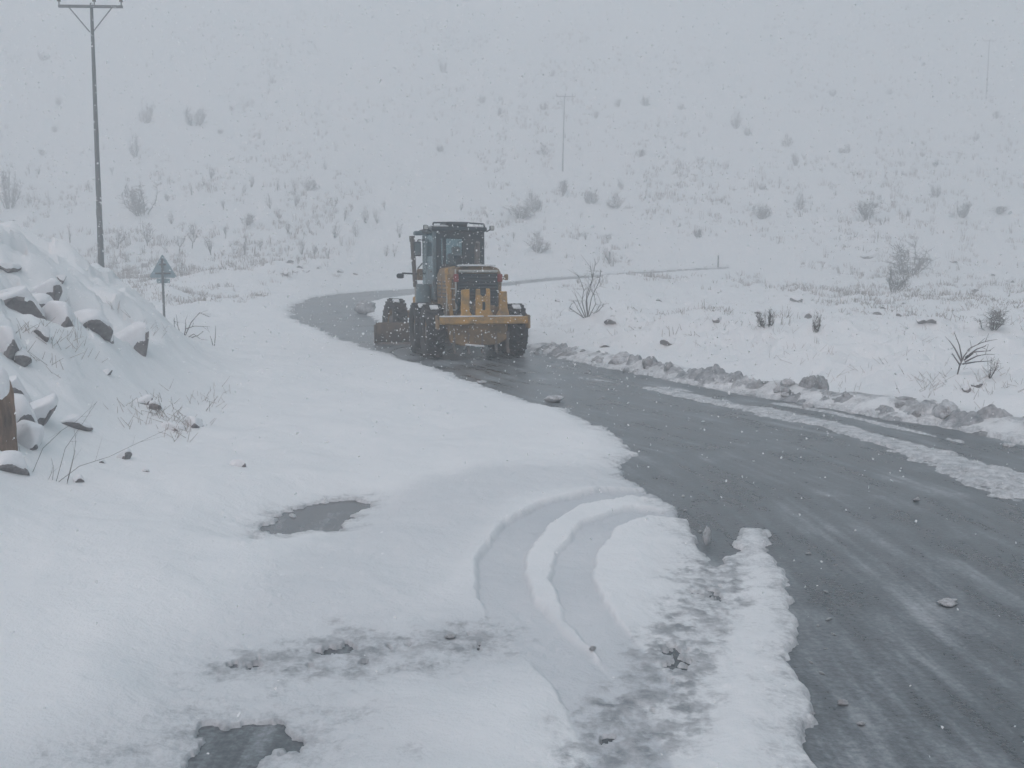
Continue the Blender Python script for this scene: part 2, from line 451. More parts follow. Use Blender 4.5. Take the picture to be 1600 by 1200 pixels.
def road_material():
    m, nt, N, L, b = new_mat('wet_asphalt')
    at_ = N.new('ShaderNodeAttribute'); at_.attribute_name = 'lane'        # along, across
    geo = N.new('ShaderNodeNewGeometry')
    mp = N.new('ShaderNodeMapping'); mp.inputs['Scale'].default_value = (.55, 1.7, 1)
    L.new(at_.outputs['Vector'], mp.inputs[0])
    streak = N.new('ShaderNodeTexNoise'); streak.inputs['Scale'].default_value = 1.4; streak.inputs['Detail'].default_value = 7; streak.inputs['Roughness'].default_value = .62
    L.new(mp.outputs[0], streak.inputs['Vector'])
    blot = N.new('ShaderNodeTexNoise'); blot.inputs['Scale'].default_value = .8; blot.inputs['Detail'].default_value = 9; blot.inputs['Roughness'].default_value = .6
    L.new(geo.outputs['Position'], blot.inputs['Vector'])
    grain = N.new('ShaderNodeTexNoise'); grain.inputs['Scale'].default_value = 26; grain.inputs['Detail'].default_value = 4; grain.inputs['Roughness'].default_value = .7
    L.new(geo.outputs['Position'], grain.inputs['Vector'])
    mp2 = N.new('ShaderNodeMapping'); mp2.inputs['Scale'].default_value = (.10, 5.5, 1)
    L.new(at_.outputs['Vector'], mp2.inputs[0])
    line_ = N.new('ShaderNodeTexNoise'); line_.inputs['Scale'].default_value = 1.3; line_.inputs['Detail'].default_value = 5; line_.inputs['Roughness'].default_value = .6
    L.new(mp2.outputs[0], line_.inputs['Vector'])
    both = N.new('ShaderNodeMix'); both.inputs[0].default_value = .42
    L.new(streak.outputs['Fac'], both.inputs[2]); L.new(line_.outputs['Fac'], both.inputs[3])
    add = N.new('ShaderNodeMath'); add.operation = 'MULTIPLY_ADD'; add.inputs[1].default_value = .54
    L.new(both.outputs[0], add.inputs[0])
    m0 = N.new('ShaderNodeMath'); m0.operation = 'MULTIPLY_ADD'; m0.inputs[1].default_value = .26
    L.new(blot.outputs['Fac'], m0.inputs[0])
    m00 = N.new('ShaderNodeMath'); m00.operation = 'MULTIPLY'; m00.inputs[1].default_value = .20
    L.new(grain.outputs['Fac'], m00.inputs[0]); L.new(m00.outputs[0], m0.inputs[2]); L.new(m0.outputs[0], add.inputs[2])
    r = N.new('ShaderNodeValToRGB')
    e = r.color_ramp.elements
    e[0].position, e[0].color = .425, (.040, .046, .053, 1)
    e[1].position, e[1].color = .62, (.40, .42, .44, 1)
    k = e.new(.49); k.color = (.090, .103, .115, 1)
    k2 = e.new(.535); k2.color = (.175, .193, .210, 1)
    L.new(add.outputs[0], r.inputs[0])
    L.new(r.outputs[0], b.inputs['Base Color'])
    b.inputs['Specular IOR Level'].default_value = .85
    rr = N.new('ShaderNodeMapRange'); rr.inputs[1].default_value = .38; rr.inputs[2].default_value = .62; rr.inputs[3].default_value = .14; rr.inputs[4].default_value = .55
    pool = N.new('ShaderNodeAttribute'); pool.attribute_name = 'pool'       # standing melt water in the turning place
    mr_ = N.new('ShaderNodeMix'); mr_.inputs[3].default_value = .07
    L.new(pool.outputs['Fac'], mr_.inputs[0]); L.new(add.outputs[0], rr.inputs[0]); L.new(rr.outputs[0], mr_.inputs[2]); L.new(mr_.outputs[0], b.inputs['Roughness'])
    bp = N.new('ShaderNodeBump'); bp.inputs['Distance'].default_value = .012
    inv = N.new('ShaderNodeMath'); inv.operation = 'MULTIPLY_ADD'; inv.inputs[1].default_value = -.45; inv.inputs[2].default_value = .5
    L.new(pool.outputs['Fac'], inv.inputs[0]); L.new(inv.outputs[0], bp.inputs['Strength'])
    L.new(grain.outputs['Fac'], bp.inputs['Height'])
    bp2 = N.new('ShaderNodeBump'); bp2.inputs['Strength'].default_value = .12; bp2.inputs['Distance'].default_value = .01
    L.new(add.outputs[0], bp2.inputs['Height']); L.new(bp.outputs[0], bp2.inputs['Normal'])
    L.new(bp2.outputs[0], b.inputs['Normal'])
    return m

M = {}
M['snow'] = snow_material()
M['road'] = road_material()

# ------------------------------------------------------------------ ground and road sheets
ang_f = np.linspace(-R(39), R(39), 900)
ang_l = np.linspace(-R(180), -R(39), 90)[:-1]
ang_r = np.linspace(R(39), R(180), 90)[1:]
ANG = np.concatenate([ang_l, ang_f, ang_r])
RAD = [1.2]
while RAD[-1] < 275:
    RAD.append(RAD[-1] * (1.0044 if 3.4 < RAD[-1] < 13 else 1.0068 if RAD[-1] < 45 else 1.008))
RAD = np.array(RAD + [300, 340])
A_, R_ = np.meshgrid(ANG, RAD)
GX, GY = np.sin(A_) * R_, np.cos(A_) * R_
GB = base(GX, GY)
GH, GS, GD, GE, GP = snow(GX, GY)
nr, na = GX.shape
GV = np.stack([GX, GY, GB + GH], -1).reshape(-1, 3)
idx = np.arange(nr * na).reshape(nr, na)
GF = np.stack([idx[:-1, :-1], idx[:-1, 1:], idx[1:, 1:], idx[1:, :-1]], -1).reshape(-1, 4)[:, ::-1]
me = np_mesh('ground', GV, GF)
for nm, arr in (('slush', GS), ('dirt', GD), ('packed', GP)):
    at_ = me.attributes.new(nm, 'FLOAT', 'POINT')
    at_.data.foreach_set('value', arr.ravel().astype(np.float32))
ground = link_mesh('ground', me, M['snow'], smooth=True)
tag(ground, 'snow covered hillside and verges with wheel tracks and bare wet patches', kind='structure')

# the tarmac: same land, no snow on it
rang = np.linspace(-R(39), R(75), 420)
rrad = np.concatenate([np.geomspace(1.2, 110, 380)])
A2, R2 = np.meshgrid(rang, rrad)
X2, Y2 = np.sin(A2) * R2, np.cos(A2) * R2
E2 = poly_sd(X2, Y2, ROAD_POLY)
apron = (X2 > -4) & (X2 < 2) & (Y2 < 11) & (Y2 > 1)
keep = (E2 < 1.0) | apron
dr2, arc2 = seg_dist(X2, Y2, RIGHT_EDGE[::-1], closed=False)
Z2 = base(X2, Y2) - .004
V2 = np.stack([X2, Y2, Z2], -1).reshape(-1, 3)
i2 = np.arange(V2.shape[0]).reshape(X2.shape)
F2 = np.stack([i2[:-1, :-1], i2[:-1, 1:], i2[1:, 1:], i2[1:, :-1]], -1).reshape(-1, 4)[:, ::-1]
kf = keep.ravel()[F2].all(1)
F2 = F2[kf]
used = np.unique(F2)
rem = np.full(V2.shape[0], -1); rem[used] = np.arange(len(used))
me = np_mesh('road', V2[used], rem[F2])
at_ = me.attributes.new('lane', 'FLOAT_VECTOR', 'POINT')
at_.data.foreach_set('vector', np.stack([arc2.ravel()[used], dr2.ravel()[used], np.zeros(len(used))], -1).astype(np.float32).ravel())
at_ = me.attributes.new('pool', 'FLOAT', 'POINT')
at_.data.foreach_set('value', sstep(.1, .5, E2).ravel()[used].astype(np.float32))
road = link_mesh('road', me, M['road'], smooth=True)
tag(road, 'wet asphalt road bending left, streaked with slush', kind='structure')

# ------------------------------------------------------------------ mesh builder
class MB:
    def __init__(s):
        s.bm = bmesh.new()
    def _add(s, b, mat):
        if mat is not None:
            bmesh.ops.transform(b, matrix=mat, verts=b.verts)
        me = bpy.data.meshes.new('tmp'); b.to_mesh(me); b.free()
        s.bm.from_mesh(me); bpy.data.meshes.remove(me)
        return s
    def box(s, c, d, rot=None, bev=.015, seg=1):
        b = bmesh.new()
        bmesh.ops.create_cube(b, size=1.0)
        bmesh.ops.transform(b, matrix=Matrix.Diagonal((*d, 1)), verts=b.verts)
        if bev:
            bmesh.ops.bevel(b, geom=b.edges[:], offset=min(bev, min(d) * .45), segments=seg, affect='EDGES', profile=.6)
        m = Matrix.Translation(c)
        if rot is not None:
            m = m @ Euler(rot, 'XYZ').to_matrix().to_4x4()
        return s._add(b, m)
    def cyl(s, p0, p1, r0, r1=None, n=14, bev=0):
        p0, p1 = Vector(p0), Vector(p1)
        d = p1 - p0
        b = bmesh.new()
        bmesh.ops.create_cone(b, cap_ends=True, segments=n, radius1=r0, radius2=r0 if r1 is None else r1, depth=d.length)
        m = Matrix.Translation((p0 + p1) / 2) @ d.to_track_quat('Z', 'Y').to_matrix().to_4x4()
        return s._add(b, m)
    def path(s, pts, r, n=8):
        for a, b in zip(pts[:-1], pts[1:]):
            s.cyl(a, b, r, n=n)
        for p in pts[1:-1]:
            b = bmesh.new(); bmesh.ops.create_icosphere(b, subdivisions=1, radius=r * 1.02)
            s._add(b, Matrix.Translation(p))
        return s
    def prism(s, poly, t, mat=None, bev=.01):
        """outline in local XZ, thickness t along Y, centred on y = 0"""
        b = bmesh.new()
        f = b.faces.new([b.verts.new((x, -t / 2, z)) for x, z in poly])
        g = bmesh.ops.extrude_face_region(b, geom=[f])
        bmesh.ops.translate(b, vec=(0, t, 0), verts=[v for v in g['geom'] if isinstance(v, bmesh.types.BMVert)])
        bmesh.ops.recalc_face_normals(b, faces=b.faces)
        if bev:
            bmesh.ops.bevel(b, geom=b.edges[:], offset=bev, segments=1, affect='EDGES')
        return s._add(b, mat)
    def lathe(s, prof, n=40, mat=None):
        """profile of (radius, x), turned about the X axis"""
        b = bmesh.new()
        rings = []
        for i in range(n):
            a = 2 * math.pi * i / n
            rings.append([b.verts.new((x, r * math.cos(a), r * math.sin(a))) for r, x in prof])
        for i in range(n):
            p, q = rings[i], rings[(i + 1) % n]
            for j in range(len(prof) - 1):
                b.faces.new((p[j], p[j + 1], q[j + 1], q[j]))
        bmesh.ops.recalc_face_normals(b, faces=b.faces)
        return s._add(b, mat)
    def build(s, name, mat, parent=None, smooth=False, loc=None):
        me = bpy.data.meshes.new(name)
        s.bm.to_mesh(me); s.bm.free()
        o = link_mesh(name, me, mat, parent, smooth)
        if loc is not None:
            o.location = loc
        return o

DIRT = (.085, .072, .058)
M['yellow'] = paint('yellow_paint', (.56, .31, .075), .5, var=.16, scale=5, grime=(.15, .12, .085), grime_amt=.42, bump=.15)
M['yellow_dirty'] = paint('muddy_yellow_paint', (.33, .20, .085), .65, var=.3, scale=4, grime=DIRT, grime_amt=.62, bump=.3)
M['mud'] = paint('mud_caked_paint', (.115, .078, .05), .8, var=.3, scale=5, grime=(.05, .044, .04), grime_amt=.5, bump=.4)
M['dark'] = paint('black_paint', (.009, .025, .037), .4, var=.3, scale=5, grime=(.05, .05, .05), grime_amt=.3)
M['steel'] = paint('worn_steel', (.16, .15, .145), .5, .4, .3, 7, grime=(.10, .07, .05), grime_amt=.5)
M['rubber'] = paint('tyre_rubber', (.022, .023, .025), .8, var=.3, scale=8, grime=(.045, .043, .042), grime_amt=.3, bump=.3)
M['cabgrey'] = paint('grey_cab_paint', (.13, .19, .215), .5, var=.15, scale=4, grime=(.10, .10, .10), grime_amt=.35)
M['red_lens'] = paint('red_lens', (.24, .03, .025), .3, var=.15, scale=10)
M['lamp_lens'] = paint('lamp_lens', (.45, .46, .44), .25, var=.1, scale=20)
M['seat'] = paint('seat_cloth', (.03, .033, .037), .8, var=.2, scale=9)
M['amber'] = paint('amber_lens', (.45, .17, .02), .3, var=.1, scale=9)
M['packed_snow'] = paint('clinging_snow', (.70, .72, .74), .8, var=.10, scale=9, bump=.4)

def glass_mat():
    m, nt, N, L, b = new_mat('cab_glass')
    tr = N.new('ShaderNodeBsdfTransparent'); tr.inputs[0].default_value = (.62, .72, .74, 1)
    gl = N.new('ShaderNodeBsdfGlossy'); gl.inputs['Roughness'].default_value = .12; gl.inputs[0].default_value = (.75, .85, .88, 1)
    lw = N.new('ShaderNodeLayerWeight'); lw.inputs[0].default_value = .35
    mr = N.new('ShaderNodeMapRange'); mr.inputs[3].default_value = .08; mr.inputs[4].default_value = .7
    L.new(lw.outputs['Fresnel'], mr.inputs[0])
    mx = N.new('ShaderNodeMixShader')
    L.new(mr.outputs[0], mx.inputs[0]); L.new(tr.outputs[0], mx.inputs[1]); L.new(gl.outputs[0], mx.inputs[2])
    L.new(mx.outputs[0], N['Material Output'].inputs[0])
    return m
M['glass'] = glass_mat()

# ------------------------------------------------------------------ the motor grader (local +Y is forward, origin on the road under the ripper beam)
def grader():
    G = empty('motor_grader', (-.72, 24.0, 0.0), R(15.0))
    tag(G, 'muddy yellow motor grader with dark cab clearing snow from the bend', 'grader')
    Y, YD, DK, ST = M['yellow'], M['yellow_dirty'], M['dark'], M['steel']

    # ---- wheels
    def tyre_mesh():
        mb = MB()
        prof = [(.34, -.15), (.42, -.19), (.55, -.205), (.62, -.195), (.65, -.165), (.655, 0), (.65, .165), (.62, .195), (.55, .205), (.42, .19), (.34, .15), (.34, -.15)]
        mb.lathe(prof, 44)
        for i in range(22):
            a = 2 * math.pi * i / 22
            for sgn in (-1, 1):
                aa = a + (math.pi / 22 if sgn > 0 else 0)
                b = bmesh.new(); bmesh.ops.create_cube(b, size=1)
                bmesh.ops.transform(b, matrix=Matrix.Diagonal((.20, .065, .07, 1)), verts=b.verts)
                mt = Matrix.Rotation(aa, 4, 'X') @ Matrix.Translation((sgn * .098, 0, .652)) @ Matrix.Rotation(sgn * .62, 4, 'Z')
                mb._add(b, mt)
        me = bpy.data.meshes.new('tyre'); mb.bm.to_mesh(me); mb.bm.free()
        return me
    ty = tyre_mesh()
    ri = MB()
    ri.lathe([(.345, -.15), (.36, -.16), (.36, -.12), (.30, -.09), (.28, -.02), (.12, .02), (.12, .10), (0.001, .10)], 28)
    ri.lathe([(.345, .15), (.36, .16), (.36, .12), (.30, .09), (.26, .0), (.2, -.03)], 28)
    rme = bpy.data.meshes.new('rim'); ri.bm.to_mesh(rme); ri.bm.free()
    hb = MB()
    hb.cyl((-.14, 0, 0), (.10, 0, 0), .13, n=18)
    for k in range(8):
        a = k * math.pi / 4
        hb.cyl((.06, .19 * math.cos(a), .19 * math.sin(a)), (-.09, .19 * math.cos(a), .19 * math.sin(a)), .02, n=6)
    hme = bpy.data.meshes.new('hub'); hb.bm.to_mesh(hme); hb.bm.free()
    for x, y, st, ln in ((-1.12, .95, 0, 0), (1.04, .95, 0, 0), (-1.16, 2.5, 0, 0), (1.04, 2.5, 0, 0), (-1.16, 7.45, R(10), R(4)), (1.16, 7.45, R(10), R(4))):
        w = empty('wheel'); w.parent = G; w.location = (x, y, .675)
        w.rotation_euler = (random.random() * 2, ln, st) if not st else (0, ln, st)
        w.scale = (1.14, 1, 1)
        link_mesh('tyre', ty, M['rubber'], w, True)
        a = link_mesh('rim', rme, YD, w, True); b = link_mesh('hub', hme, ST, w, True)
        if x > 0:
            a.rotation_euler = b.rotation_euler = (0, 0, math.pi)

    # ---- rear frame, tandems
    for sx in (-1, 1):
        MB().box((sx * .74, 1.72, .70), (.16, 2.15, .44), bev=.06, seg=2).cyl((sx * .55, 1.72, .72), (sx * .84, 1.72, .72), .22).build('tandem_case', YD, G)
    MB().cyl((-.6, 1.72, .74), (.6, 1.72, .74), .2).box((0, 1.72, .86), (.5, .7, .4), bev=.05).build('rear_axle', DK, G)
    MB().box((-.36, 2.5, 1.12), (.16, 4.3, .26)).box((.36, 2.5, 1.12), (.16, 4.3, .26)).box((0, .5, 1.1), (.9, .16, .3)).build('rear_frame', YD, G)
    MB().box((0, 2.0, .72), (.62, 1.5, .3), bev=.05).build('belly_guard', DK, G)

    # ---- engine hood
    hood = MB().prism([(-.62, 1.2), (-.64, 2.1), (-.55, 2.28), (-.3, 2.34), (.3, 2.34), (.55, 2.28), (.64, 2.1), (.62, 1.2)], 2.25, Matrix.Translation((0, 1.72, 0)), bev=.03).build('engine_hood', YD, G)
    gr = MB().box((0, .575, 1.72), (1.06, .05, .84), bev=.02).build('rear_grille', DK, G)
    for k in range(9):
        MB().box((0, .545, 1.36 + k * .085), (.98, .03, .05), rot=(R(-25), 0, 0), bev=.006).build('louvre', DK, gr)
    MB().box((0, .56, 2.20), (1.0, .10, .07), bev=.02).build('rear_handrail', M['lamp_lens'], G)
    MB().box((-.02, .66, 2.345), (.95, .34, .04), bev=.018).box((.15, 1.6, 2.355), (.7, 1.0, .045), bev=.02).build('snow_on_hood', M['packed_snow'], hood)
    for sx in (-1, 1):
        MB().box((sx * .57, .545, 2.03), (.13, .06, .2), bev=.015).build('tail_light', M['red_lens'], G)
        MB().box((sx * .70, .60, 2.03), (.16, .12, .08), bev=.015).box((sx * .745, .58, 2.05), (.09, .11, .15), bev=.02).build('tail_light_bracket', YD, G)
    # left engine side: panels, ladder, pipes
    for sx in (-1, 1):
        for k, yy in enumerate((1.05, 1.65, 2.3)):
            p = MB().box((sx * .645, yy, 1.72), (.03, .52, .68), bev=.012).build('side_panel', Y if k == 0 else YD, G)
            for j in range(5):
                MB().box((sx * .665, yy, 1.52 + j * .1), (.018, .38, .04), rot=(0, sx * R(20), 0), bev=.004).build('vent_slat', DK, p)
    MB().box((-.74, .62, 1.62), (.1, .09, 1.3), rot=(0, R(-6), 0), bev=.015).build('corner_post', Y, G)
    lad = MB().path([(-.80, .70, 1.1), (-.74, .70, 2.25)], .022).path([(-.56, .58, 1.1), (-.58, .58, 2.25)], .022).build('ladder_rail', M['lamp_lens'], G)
    for k in range(4):
        MB().box((-.68, .62, 1.22 + k * .27), (.22, .06, .035), bev=.008).build('ladder_rung', M['lamp_lens'], lad)
    MB().path([(-.62, .52, 1.12), (-.5, .46, 1.3), (-.6, .46, 1.45), (-.52, .5, 1.75)], .03).path([(-.40, .5, 1.1), (-.33, .46, 1.28), (-.45, .47, 1.42)], .026).build('hydraulic_hose', DK, G)
    MB().cyl((.36, 2.2, 2.3), (.36, 2.2, 2.85), .075).cyl((.36, 2.2, 2.85), (.36, 2.12, 2.98), .06).build('exhaust_stack', ST, G)
    MB().cyl((-.33, 1.3, 2.3), (-.33, 1.3, 2.52), .10).cyl((-.33, 1.3, 2.52), (-.33, 1.3, 2.6), .15).build('air_intake', DK, G)
    # fuel tank and step on the left, under the cab door
    MB().cyl((-.92, 3.35, 1.32), (-.92, 3.35, 1.86), .21, n=24).build('hydraulic_tank', M['cabgrey'], G, smooth=False)
    st = MB().box((-.92, 3.7, 1.27), (.42, 1.1, .06)).build('cab_step', DK, G)
    MB().box((-.98, 3.9, .92), (.34, .4, .05)).box((-.98, 3.9, .62), (.34, .4, .05)).box((-1.12, 3.72, .95), (.03, .03, .66)).box((-1.12, 4.08, .95), (.03, .03, .66)).build('step_ladder', DK, st)

    # ---- ripper: beam, comb of shank pockets, lower frame, teeth
    bmn = MB().box((0, 0, .98), (2.36, .2, .19), bev=.03).build('ripper_beam', Y, G)
    for sx in (-1, 1):
        MB().box((sx * 1.16, 0, .94), (.06, .3, .34), bev=.02).build('beam_end_plate', YD, bmn)
    MB().box((-.55, -.01, 1.085), (1.1, .17, .04), bev=.018).box((.55, -.01, 1.085), (.9, .15, .03), bev=.012).build('snow_on_beam', M['packed_snow'], bmn)
    def upright(pts, x):
        return MB().prism(pts, .13, Matrix.Translation((x, .02, 0)), bev=.012).build('shank_pocket', Y, G)
    upright([(-.20, 1.02), (-.12, 1.12), (-.10, 1.74), (.085, 1.76), (.085, 1.2), (.20, 1.04)], -.44)
    upright([(-.20, 1.02), (-.17, 1.76), (-.08, 1.76), (-.075, 1.62), (-.02, 1.57), (.03, 1.57), (.085, 1.62), (.09, 1.77), (.17, 1.77), (.18, 1.25), (.30, 1.04)], .0)
    upright([(-.22, 1.04), (-.10, 1.25), (-.085, 1.70), (.085, 1.70), (.10, 1.3), (.17, 1.02)], .52)
    MB().box((.005, -.055, 1.34), (.07, .03, .2), bev=.01).build('pocket_slot', DK, G)
    MB().box((-.12, .06, 1.30), (.9, .07, .10), bev=.02).build('ripper_tie_bar', YD, G)
    MB().prism([(-.80, .42), (-.86, .90), (.62, .90), (.66, .5), (.4, .36), (-.5, .34)], .34, Matrix.Translation((0, .26, 0)), bev=.03).build('ripper_frame', YD, G)
    for sx in (-.5, 0, .5):
        MB().cyl((sx, .25, .72), (sx * .9, 1.1, .92), .06).build('ripper_arm', YD, G)
    MB().cyl((-.18, .10, 1.05), (-.12, .62, 1.42), .07).cyl((.24, .10, 1.05), (.2, .62, 1.42), .07).build('ripper_cylinder', ST, G)
    for x in (-.72, -.36, 0, .36, .66):
        MB().prism([(-.05, .55), (-.05, .15), (-.16, .02), (-.10, .0), (.04, .14), (.06, .55)], .07, Matrix.Translation((x, .14, .14)) @ Matrix.Rotation(R(90), 4, 'Z'), bev=.008).build('ripper_tooth', ST, G)
    MB().box((-.2, .06, .35), (.5, .1, .05), rot=(0, R(6), 0), bev=.02).build('snow_on_ripper', M['packed_snow'], G)

    # ---- cab
    C = empty('cab'); C.parent = G
    x0, x1, y0, y1, zf, zs, zt = -.70, .70, 2.95, 4.75, 1.42, 2.28, 3.30
    MB().box((0, (y0 + y1) / 2, zf), (1.38, 1.8, .10)).build('cab_floor', DK, C)
    MB().box((0, y0, (zf + zs) / 2 + .06), (1.36, .06, zs - zf + .12)).build('rear_panel', DK, C)
    MB().box((0, y1, (zf + 1.9) / 2), (1.2, .06, .48)).build('front_panel', DK, C)
    for sx, nm in ((-1, 'door'), (1, 'door')):
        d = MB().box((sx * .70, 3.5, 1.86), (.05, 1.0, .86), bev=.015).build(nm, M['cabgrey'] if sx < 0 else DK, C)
        MB().box((sx * .705, 3.5, 2.80), (.018, .92, .92), bev=.004).build('door_glass', M['glass'], d)
        MB().box((sx * .74, 3.15, 2.2), (.03, .14, .04), bev=.01).build('handle', ST, d)
        MB().box((sx * .705, 4.38, 2.55), (.018, .62, 1.4), bev=.004).build('side_glass', M['glass'], C)
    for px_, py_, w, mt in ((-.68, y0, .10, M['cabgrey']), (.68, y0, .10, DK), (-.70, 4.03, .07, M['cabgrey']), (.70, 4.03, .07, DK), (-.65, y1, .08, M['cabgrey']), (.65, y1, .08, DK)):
        MB().box((px_, py_, (zf + zt) / 2), (w, w, zt - zf), bev=.02).build('cab_pillar', mt, C)
    MB().box((-.40, y0, 2.84), (.10, .07, .95), bev=.015).box((.12, y0, 2.84), (.05, .06, .95), bev=.01).box((0, y0, 3.20), (1.3, .07, .2), bev=.015).box((.40, y0, 2.8), (.52, .055, .9), bev=.01).box((-.56, y0, 2.8), (.16, .055, .9), bev=.01).build('rear_window_frame', DK, C)
    MB().box((-.13, y0 - .006, 2.78), (.44, .014, .78), bev=.003).build('rear_glass', M['glass'], C)
    MB().box((0, y1, 2.6), (1.3, .016, 1.3), bev=.003).build('windscreen', M['glass'], C)
    roof = MB().box((0, 3.83, 3.36), (1.56, 2.12, .13), bev=.05, seg=2).build('cab_roof', DK, C)
    MB().box((-.05, 3.4, 3.49), (.62, 1.0, .16), bev=.07, seg=2).build('air_conditioner', DK, roof)
    MB().box((-.52, 3.5, 3.445), (.5, 1.2, .05), bev=.02).box((.52, 3.6, 3.44), (.44, 1.1, .045), bev=.02).build('snow_on_roof', M['packed_snow'], roof)
    MB().path([(-.74, 2.9, 3.42), (-.70, 2.9, 3.53), (-.2, 2.9, 3.54)], .022).build('roof_rail', DK, roof)
    MB().path([(.74, 2.9, 3.42), (.70, 2.9, 3.51), (.2, 2.9, 3.54)], .022).build('roof_rail', DK, roof)
    for sx, ln in ((-1, 'work_lamp'), (1, 'work_lamp')):
        l = MB().path([(sx * .78, 2.9, 3.30), (sx * .90, 2.88, 3.36)], .018).box((sx * .93, 2.86, 3.40), (.13, .09, .13), bev=.02).build(ln, DK, C)
        MB().box((sx * .93, 2.812, 3.40), (.10, .012, .10), bev=.003).build('lens', M['lamp_lens'], l)
    MB().box((-.82, 4.5, 3.31), (.34, .3, .12), bev=.03).build('side_visor', M['cabgrey'], C)
    # mirrors
    for sx in (-1, 1):
        m_ = MB().path([(sx * .68, 4.6, 3.12), (sx * .86, 4.55, 3.12), (sx * .88, 4.55, 3.02)], .018).box((sx * .89, 4.52, 2.86), (.22, .08, .42), bev=.035, seg=2).build('mirror', DK, C)
        MB().box((sx * .89, 4.474, 2.86), (.17, .012, .36), bev=.004).build('mirror_glass', M['cabgrey'], m_)
    # inside: seat, console, wheel
    MB().box((.0, 3.55, 1.95), (.5, .5, .14), bev=.05, seg=2).box((.0, 3.30, 2.35), (.48, .14, .72), rot=(R(-8), 0, 0), bev=.05, seg=2).box((0, 3.27, 2.80), (.28, .1, .2), bev=.04).box((0, 3.55, 1.66), (.3, .3, .45)).build('operator_seat', M['seat'], C)
    MB().path([(0, 4.5, 1.5), (0, 4.25, 2.2)], .05).box((0, 4.3, 2.25), (.5, .1, .14), rot=(R(30), 0, 0)).build('steering_console', DK, C)
    sw = MB(); b = [( .19 * math.cos(2 * math.pi * k / 16), 4.18 + .17 * math.sin(2 * math.pi * k / 16), 2.33 + .08 * math.sin(2 * math.pi * k / 16)) for k in range(17)]
    sw.path(b, .016, 6).build('steering_wheel', DK, C)
    bc = MB().cyl((.35, 4.2, 3.42), (.35, 4.2, 3.47), .07).build('beacon', DK, C)
    MB().cyl((.35, 4.2, 3.472), (.35, 4.2, 3.60), .06, .05).build('lens', M['amber'], bc)

    # ---- front frame (gooseneck), drawbar, circle, blade
    gn = MB()
    prev = None
    pts = [(0, 4.4, 1.35), (0, 5.0, 1.85), (0, 5.6, 2.05), (0, 6.3, 2.0), (0, 6.9, 1.75), (0, 7.35, 1.42), (0, 8.0, 1.30)]
    for a, b in zip(pts[:-1], pts[1:]):
        a, b = Vector(a), Vector(b); d = b - a
        gn.box((a + b) / 2, (.32, d.length + .10, .34), rot=(math.atan2(d.z, d.y), 0, 0), bev=.03)
    gn.build('main_frame', Y, G)
    MB().box((0, 7.45, .86), (1.9, .24, .24), bev=.04).box((0, 7.45, 1.12), (.5, .3, .36)).build('front_axle', YD, G)
    MB().box((0, 8.15, 1.1), (.9, .16, .6), bev=.04).build('front_push_plate', Y, G)
    MB().box((0, 6.6, 1.05), (.22, 1.9, .18), rot=(R(4), 0, 0)).box((-.28, 5.9, .98), (.14, 1.2, .14), rot=(0, 0, R(24))).box((.28, 5.9, .98), (.14, 1.2, .14), rot=(0, 0, R(-24))).build('drawbar', YD, G)
    ci = MB()
    n = 40
    for k in range(n):
        a = 2 * math.pi * k / n
        ci.box((.66 * math.cos(a), 5.35 + .66 * math.sin(a), .86), (.12, .12, .10), rot=(0, 0, a), bev=0)
    ci.build('turn_circle', ST, G)
    B = empty('blade'); B.parent = G; B.location = (-.22, 5.35, 0); B.rotation_euler = (0, 0, R(-17))
    mo = MB(); prof = []
    for k in range(9):
        a = R(-38 + k * 9.5)
        prof.append((.62 * math.cos(a) - .55, .06 + .62 * (math.sin(a) + math.sin(R(38))) * .80))
    poly = [(y_ , z_) for y_, z_ in prof] + [(y_ - .03, z_) for y_, z_ in prof[::-1]]
    mo.prism([(-y_, z_) for y_, z_ in poly], 3.66, Matrix.Rotation(R(90), 4, 'Z'), bev=0)
    mo.build('mouldboard', M['mud'], B)
    MB().box((0, .06, .06), (3.66, .03, .16), rot=(R(-20), 0, 0), bev=.005).build('cutting_edge', ST, B)
    for sx in (-1, 1):
        MB().box((sx * 1.84, .02, .32), (.035, .34, .58), bev=.02).build('end_bit', M['mud'], B)
        MB().box((sx * .55, -.12, .62), (.10, .28, .6), bev=.02).build('blade_arm', Y, B)
    # lift cylinders with their yokes
    for sx in (-1, 1):
        y_ = MB().box((sx * .36, 5.62, 2.1), (.5, .2, .26), bev=.03).box((sx * .62, 5.62, 2.12), (.2, .26, .34), bev=.03).build('lift_yoke', YD, G)
        c = MB().cyl((sx * .78, 5.62, 1.75), (sx * .86, 5.60, 3.1), .065).cyl((sx * .86, 5.60, 3.1), (sx * .87, 5.6, 3.27), .085).build('lift_cylinder', M['steel'], G)
        MB().cyl((sx * .74, 5.63, 1.0), (sx * .78, 5.62, 1.75), .035).build('piston_rod', M['lamp_lens'], c)
        MB().path([(sx * .70, 5.62, 2.3), (sx * .55, 5.7, 2.45), (sx * .2, 5.7, 2.38)], .022).build('hydraulic_hose', DK, G)
        l = MB().path([(sx * .70, 5.6, 2.14), (sx * 1.18, 5.6, 2.16)], .025).box((sx * 1.24, 5.58, 2.08), (.22, .14, .15), bev=.04).build('head_lamp', DK, G)
        MB().box((sx * 1.24, 5.655, 2.08), (.16, .012, .11), bev=.003).build('lens', M['lamp_lens'], l)
    MB().cyl((.5, 5.9, 1.0), (-.3, 5.5, 1.75), .05).build('side_shift_cylinder', ST, G)
    # snow packed on tyres and tandems
    for x, y in ((1.04, .95), (-1.12, .95), (-1.16, 2.5), (-1.16, 7.45)):
        MB().box((x, y - .30, 1.29), (.22, .2, .05), rot=(R(28), 0, 0), bev=.02).build('snow_on_tyre', M['packed_snow'], G)
    return G
random.seed(3)
GR = grader()

